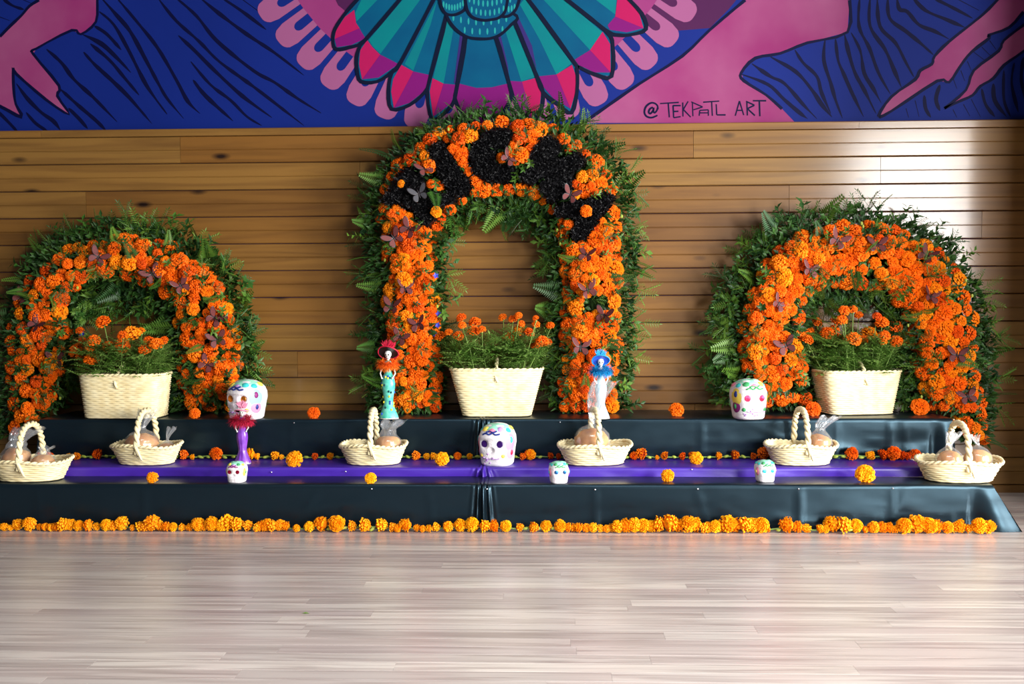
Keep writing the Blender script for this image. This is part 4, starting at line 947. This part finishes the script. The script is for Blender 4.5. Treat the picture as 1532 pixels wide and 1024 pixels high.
# ------------------------------------------------------------------ skeleton lady figurines
mat('bone', srgb(238, 236, 230), .45); mat('ink_black', (0.006, .006, .007, 1), .4); mat('white_base', srgb(225, 220, 215), .5)
mat('dress_purple', srgb(104, 44, 160), .28, .6, col2=srgb(140, 78, 190), nscale=30); mat('boa_red', srgb(190, 20, 60), .7); mat('boa_orange', srgb(250, 120, 20), .7); mat('boa_blue', srgb(20, 150, 210), .7)
mat('hat_red', srgb(200, 24, 60), .5); mat('hat_pink', srgb(226, 140, 170), .5); mat('dress_teal', srgb(50, 180, 160), .35, .5, col2=srgb(120, 210, 190), nscale=50); mat('dress_white', srgb(225, 230, 238), .4, col2=srgb(160, 205, 220), nscale=40)
mat('spot_yellow', srgb(230, 220, 60), .4); mat('spot_blue', srgb(40, 80, 190), .4); mat('spot_dark', srgb(20, 60, 70), .4)
def figurine(label, pos, h, dress, boa, hat, brim, rot, hat_r, feather, spots=False, folds=0, bs=1.4):
    t = thing('skeleton_lady_figurine', label, 'figurine', pos, rot, 'skeleton lady figurines'); k = h / .32
    mb = MB(); mb.lathe([(.046 * k, 0), (.046 * k, .004 * k)], 20, 0, .75); mb.build('base', 'white_base', t)
    prof = [(.045, .004), (.043, .012), (.034, .035), (.024, .062), (.021, .080), (.025, .110), (.030, .140), (.031, .160), (.026, .185), (.017, .208), (.0125, .222), (.015, .236), (.019, .248), (.017, .258), (.006, .264)]
    fn = (lambda a, u: 1 + folds * (1 - u) ** 1.5 * sin(a * 9 + u * 6)) if folds else None
    pr = [(r * k, z * k) for r, z in prof]; ps = smoothline(pr, 3)
    mb = MB(); mb.lathe(ps, 28, 0, .8, fn); d = mb.build('dress', dress, t, smooth=True)
    if spots:
        rs = random.Random(5)
        for i in range(46):
            a = rs.uniform(-pi, pi); z = rs.uniform(.01, .2); r = 0
            for (r0, z0), (r1_, z1_) in zip(prof[:-1], prof[1:]):
                if z0 <= z <= z1_: r = r0 + (r1_ - r0) * (z - z0) / (z1_ - z0)
            c = Vector((r * cos(a), r * sin(a) * .8, z)) * k; m = MB(); m.ball((0, 0, 0), (.0048 * k, .0048 * k, .006 * k), 6, 4)
            m.build('flower_spot', ('spot_yellow', 'spot_blue', 'spot_dark')[i % 3], d, loc=c)
    mb = MB(); mb.tube([Vector(p) * k for p in ((0, 0, .258), (0, 0, .274))], .005 * k, 8)
    mb.lathe([(.004 * k, .268 * k), (.009 * k, .270 * k), (.010 * k, .278 * k), (.0145 * k, .286 * k), (.0155 * k, .295 * k), (.012 * k, .304 * k), (.003 * k, .308 * k)], 14, 0, .95); hd = mb.build('head', 'bone', t, smooth=True)
    m = MB()
    for sx in (-1, 1): m.ball((sx * .0058 * k, -.0128 * k, .290 * k), (.0038 * k, .0025 * k, .0042 * k), 7, 4)
    m.ball((0, -.0145 * k, .2825 * k), (.0016 * k, .002 * k, .0028 * k), 5, 4); m.tube([(-.006 * k, -.0098 * k, .2745 * k), (0, -.0112 * k, .2735 * k), (.006 * k, -.0098 * k, .2745 * k)], .0008 * k, 4); m.build('face_marks', 'ink_black', hd)
    for sx in (-1, 1):
        m = MB(); m.tube([Vector(p) * k for p in ((sx * .016, 0, .250), (sx * .030, -.004, .226), (sx * .036, -.008, .204), (sx * .026, -.016, .186))], [.0042 * k, .0038 * k, .0034 * k, .003 * k], 6)
        m.ball(Vector((sx * .025, -.017, .184)) * k, .0048 * k, 6, 4); m.build('arm', 'bone', t, smooth=True)
    m = MB(); m.tube([Vector((.028 * cos(a) * (bs * .6 + .3), .020 * sin(a) - .002, .244 + .006 * sin(a))) * k for a in [2 * pi * i / 16 for i in range(17)]], .009 * k, 6)
    rs = random.Random(9)
    for i in range(900):
        a = rs.uniform(0, 6.28); c = Vector((.026 * cos(a) * (bs * .6 + .3), .02 * sin(a) - .002, .246 + .004 * sin(a))) * k; dd = Vector((cos(a) * .6 + rs.uniform(-1, 1), sin(a) * .6 + rs.uniform(-1, .6), rs.uniform(-1, 1)))
        leafblade(m, c, dd, (0, 0, 1), rs.uniform(.016, .030) * bs * k, .0036 * k)
    m.build('feather_boa', boa, t)
    # wide hat tipped back so the underside frames the face
    rt = Matrix.Translation(Vector((0, .004, .300)) * k) @ Matrix.Rotation(radians(-52 if feather != 'flat' else -14), 4, 'X')
    m = MB(); n = 24
    rgs = [(.0, .002), (hat_r * .5, .0), (hat_r * .9, -.002), (hat_r, -.004)]
    vs_ = []; 
    for r, z in rgs:
        for j in range(n): a = 2 * pi * j / n; vs_.append(rt @ (Vector((r * cos(a), r * sin(a) * .8, z + .003 * sin(2 * a) * (r / hat_r))) * k))
    up = [v + (rt.to_3x3() @ Vector((0, 0, .003))) for v in vs_]
    f1 = [(i * n + j, (i + 1) * n + j, (i + 1) * n + (j + 1) % n, i * n + (j + 1) % n) for i in range(3) for j in range(n)]
    m.add(vs_, f1, 1); m.add(up, [q[::-1] for q in f1], 0)
    m.tube([(vs_[3 * n + j % n] + up[3 * n + j % n]) / 2 for j in range(n + 1)], .003 * k, 5, 0)
    m.build('hat', [hat, brim], t, smooth=True)
    m = MB()
    for i in range(120):
        c = Vector((rs.uniform(-.02, .02), rs.uniform(.0, .02), .310 + rs.uniform(0, .018))) * k; dd = Vector((rs.uniform(-.8, .8), rs.uniform(-.5, .6), rs.uniform(.2, 1.0)))
        leafblade(m, c, dd + Vector((0, 0, .5)), (0, -1, 0), rs.uniform(.018, .036) * k, .007 * k)
    m.build('hat_feathers', boa if feather == 'boa' else hat, t)
    return t
figurine('skeleton lady figurine in a shiny purple dress with a red feather boa', at(360, 696, H2, .03), .245, 'dress_purple', 'boa_red', 'hat_pink', 'ink_black', radians(6), .040, 'flat', folds=.16, bs=2.0)
figurine('skeleton lady figurine in a teal flowered dress with an orange boa and red hat', at(580, 628, H3, .030), .315, 'dress_teal', 'boa_orange', 'hat_red', 'ink_black', radians(-10), .048, 'red', True)
figurine('skeleton lady figurine with a bright blue feather boa and hat', at(900, 629, H3, .055), .275, 'dress_white', 'boa_blue', 'boa_blue', 'spot_blue', radians(4), .046, 'boa', bs=1.7)

# ------------------------------------------------------------------ garlands and loose heads
def garland(label, items, y, z, gy):
    x0 = min(i[0] for i in items); x1 = max(i[0] for i in items); base = Vector((P((x0 + x1) / 2, 700, y).x, y, z + .0005))
    t = thing('marigold_garland', label, 'garland', base); pos = []
    for px, d in sorted(items):
        r = d * SC(y) / 2 * 1.10; yy = y + U(-.008, .008); p = P(px, gy, yy); p = Vector((p.x, yy, z + r * 1.02 + .0005)); pos.append((p, r, px))
    pts = []
    for p, r, px in pos: pts.append(Vector((p.x, p.y, z + max(.012, r * .75))) - base)
    m = MB(); m.tube(pts, .0028, 5); m.build('string', 'stem', t)
    for i, (p, r, px) in enumerate(pos):
        if RND() < (.6 if r > .024 else .25): n = Vector((U(-.6, .6), -1, U(.1, .7)))
        else: n = Vector((random.choice((-1, 1)), U(-.45, .2), U(-.2, .35)))
        flower(p, n, r, t, MGG if z < .1 or RND() < .4 else MG, base=base, depth=U(1.4, 1.9))
        if i + 1 < len(pos):
            q = pos[i + 1][0]; gap = (q - p).length - .02; k = int(gap / .034)
            for j in range(k):
                c = p.lerp(q, (j + 1) / (k + 1)); c.z = z + .012 + U(0, .006); b = MB(); b.ball((0, 0, 0), (.013 * U(.8, 1.3), .006, .0064), 7, 5); b.build('green_bud', 'bud', t, loc=c - base, rot=(0, U(-.5, .5), U(-.5, .5)), smooth=True)
def za(ox, l): return [(ox + x / 3.83, d / 3.83) for x, d in l]
front = za(0, [(25, 45), (60, 34), (103, 65), (168, 75), (228, 40), (258, 45), (290, 45), (325, 50), (360, 75), (405, 65), (450, 60), (508, 65), (553, 45), (610, 65), (650, 55), (698, 80), (757, 38), (800, 55), (830, 60), (878, 90), (920, 55), (955, 55), (990, 50), (1040, 42), (1090, 45), (1133, 75), (1165, 48), (1213, 80), (1265, 65), (1298, 90), (1350, 80), (1415, 60), (1470, 48), (1500, 60), (1530, 70)])
front += za(400, [(20, 65), (72, 65), (108, 55), (168, 42), (240, 60), (315, 85), (398, 92), (482, 60), (555, 75), (648, 72), (715, 52), (745, 45), (797, 75), (860, 42), (890, 38), (928, 42), (963, 50), (1035, 60), (1105, 70), (1173, 80), (1240, 70), (1303, 70), (1367, 65), (1443, 48)])
front += za(780, [(65, 58), (142, 65), (223, 70), (272, 55), (298, 48), (333, 55), (372, 50), (410, 55), (450, 45), (488, 45), (520, 50), (550, 70), (598, 80), (648, 80), (700, 75), (742, 65), (780, 90), (845, 100), (903, 75), (955, 92), (1000, 85), (1045, 55), (1075, 60), (1110, 70), (1140, 60), (1180, 95), (1225, 80), (1275, 90), (1325, 80), (1375, 85), (1415, 38)])
front += za(1132, [(180, 85), (240, 65), (287, 50), (360, 50), (395, 45), (440, 90), (498, 90), (570, 75), (620, 40), (670, 65), (720, 65), (765, 60), (800, 45), (845, 85), (920, 100), (990, 85), (1035, 75), (1095, 65), (1130, 50), (1165, 75), (1210, 50), (1275, 85), (1325, 75)])
front += [(-12, 17), (-30, 15)]
garland('golden marigold garland lying on the laminate floor along the lowest step', front, -.058, 0.0, 790)
back = za(0, [(240, 50), (280, 42), (393, 38), (437, 42), (565, 60), (1050, 55), (1105, 32), (1238, 70), (1435, 65), (1475, 36)]) + za(400, [(40, 48), (78, 32), (270, 40), (360, 40), (848, 52), (912, 38), (947, 42), (1020, 40), (1090, 45), (1160, 36), (1460, 40), (1508, 58)]) + za(780, [(52, 60), (163, 40), (210, 36), (648, 45), (692, 65), (775, 28), (823, 48), (925, 42), (975, 45), (1127, 45), (1220, 52), (1325, 40), (1385, 70)]) + za(1132, [(545, 70), (655, 50), (720, 60), (785, 75), (835, 50), (867, 45), (910, 60)])
garland('thin marigold garland lying at the back of the purple step', back, .380, H2, 685)
LOOSE = [(469, 618, 19, H3, 'loose marigold head on the rear step between the orange-eyed skull and the red-hatted figurine'), (291, 619, 17, H3, 'small loose marigold head on the rear step beside the orange-eyed skull'), (1012, 613, 22, H3, 'loose marigold head on the rear step between the tall arch and the red-eyed large skull'),
         (1217, 612, 24, H3, 'loose marigold head on the rear step beside the slightly tapered wicker basket'), (1377, 609, 27, H3, 'large loose marigold head on the rear step close to its corner by the fern-frond arch'),
         (440, 687, 26, H2, 'large loose marigold head on the purple step beside the purple-dressed figurine'), (661, 687, 22, H2, 'loose marigold head on the purple step beside the purple-eyed skull'), (1042, 686, 20, H2, 'loose marigold head on the purple step between the tall-tailed bread bag and the next basket'),
         (227, 715, 18, H1, 'loose marigold head on the lowest step below the straight-sided wicker basket'), (554, 716, 18, H1, 'loose marigold head on the lowest step below the red-hatted figurine'), (999, 712, 20, H1, 'loose marigold head on the lowest step between the two blue-eyed small skulls'), (1295, 709, 29, H1, 'largest loose marigold head on the lowest step, towards the flared cloth corner')]
for px, py, d, z, lb in LOOSE:
    p = PZ(px, py + d * .45, z); r = d * SC(p.y) / 2 * 1.05
    o = flower((p.x, p.y + .005, z + r * .80 + .0012), (U(-.25, .25), -.9, .45), r, None, MGG if z < H3 else MG, 'loose_marigold'); tag(o, lb, 'flower', 'loose marigold heads on the steps')
lf = MB(); leafblade(lf, (0, 0, .0015), (1, .2, .05), (0, 0, 1), .022, .012); p = PZ(452, 919, 0)
tag(lf.build('fallen_leaf', 'leaf_bright', None, loc=p), 'tiny green leaf fallen on the laminate floor', 'leaf')
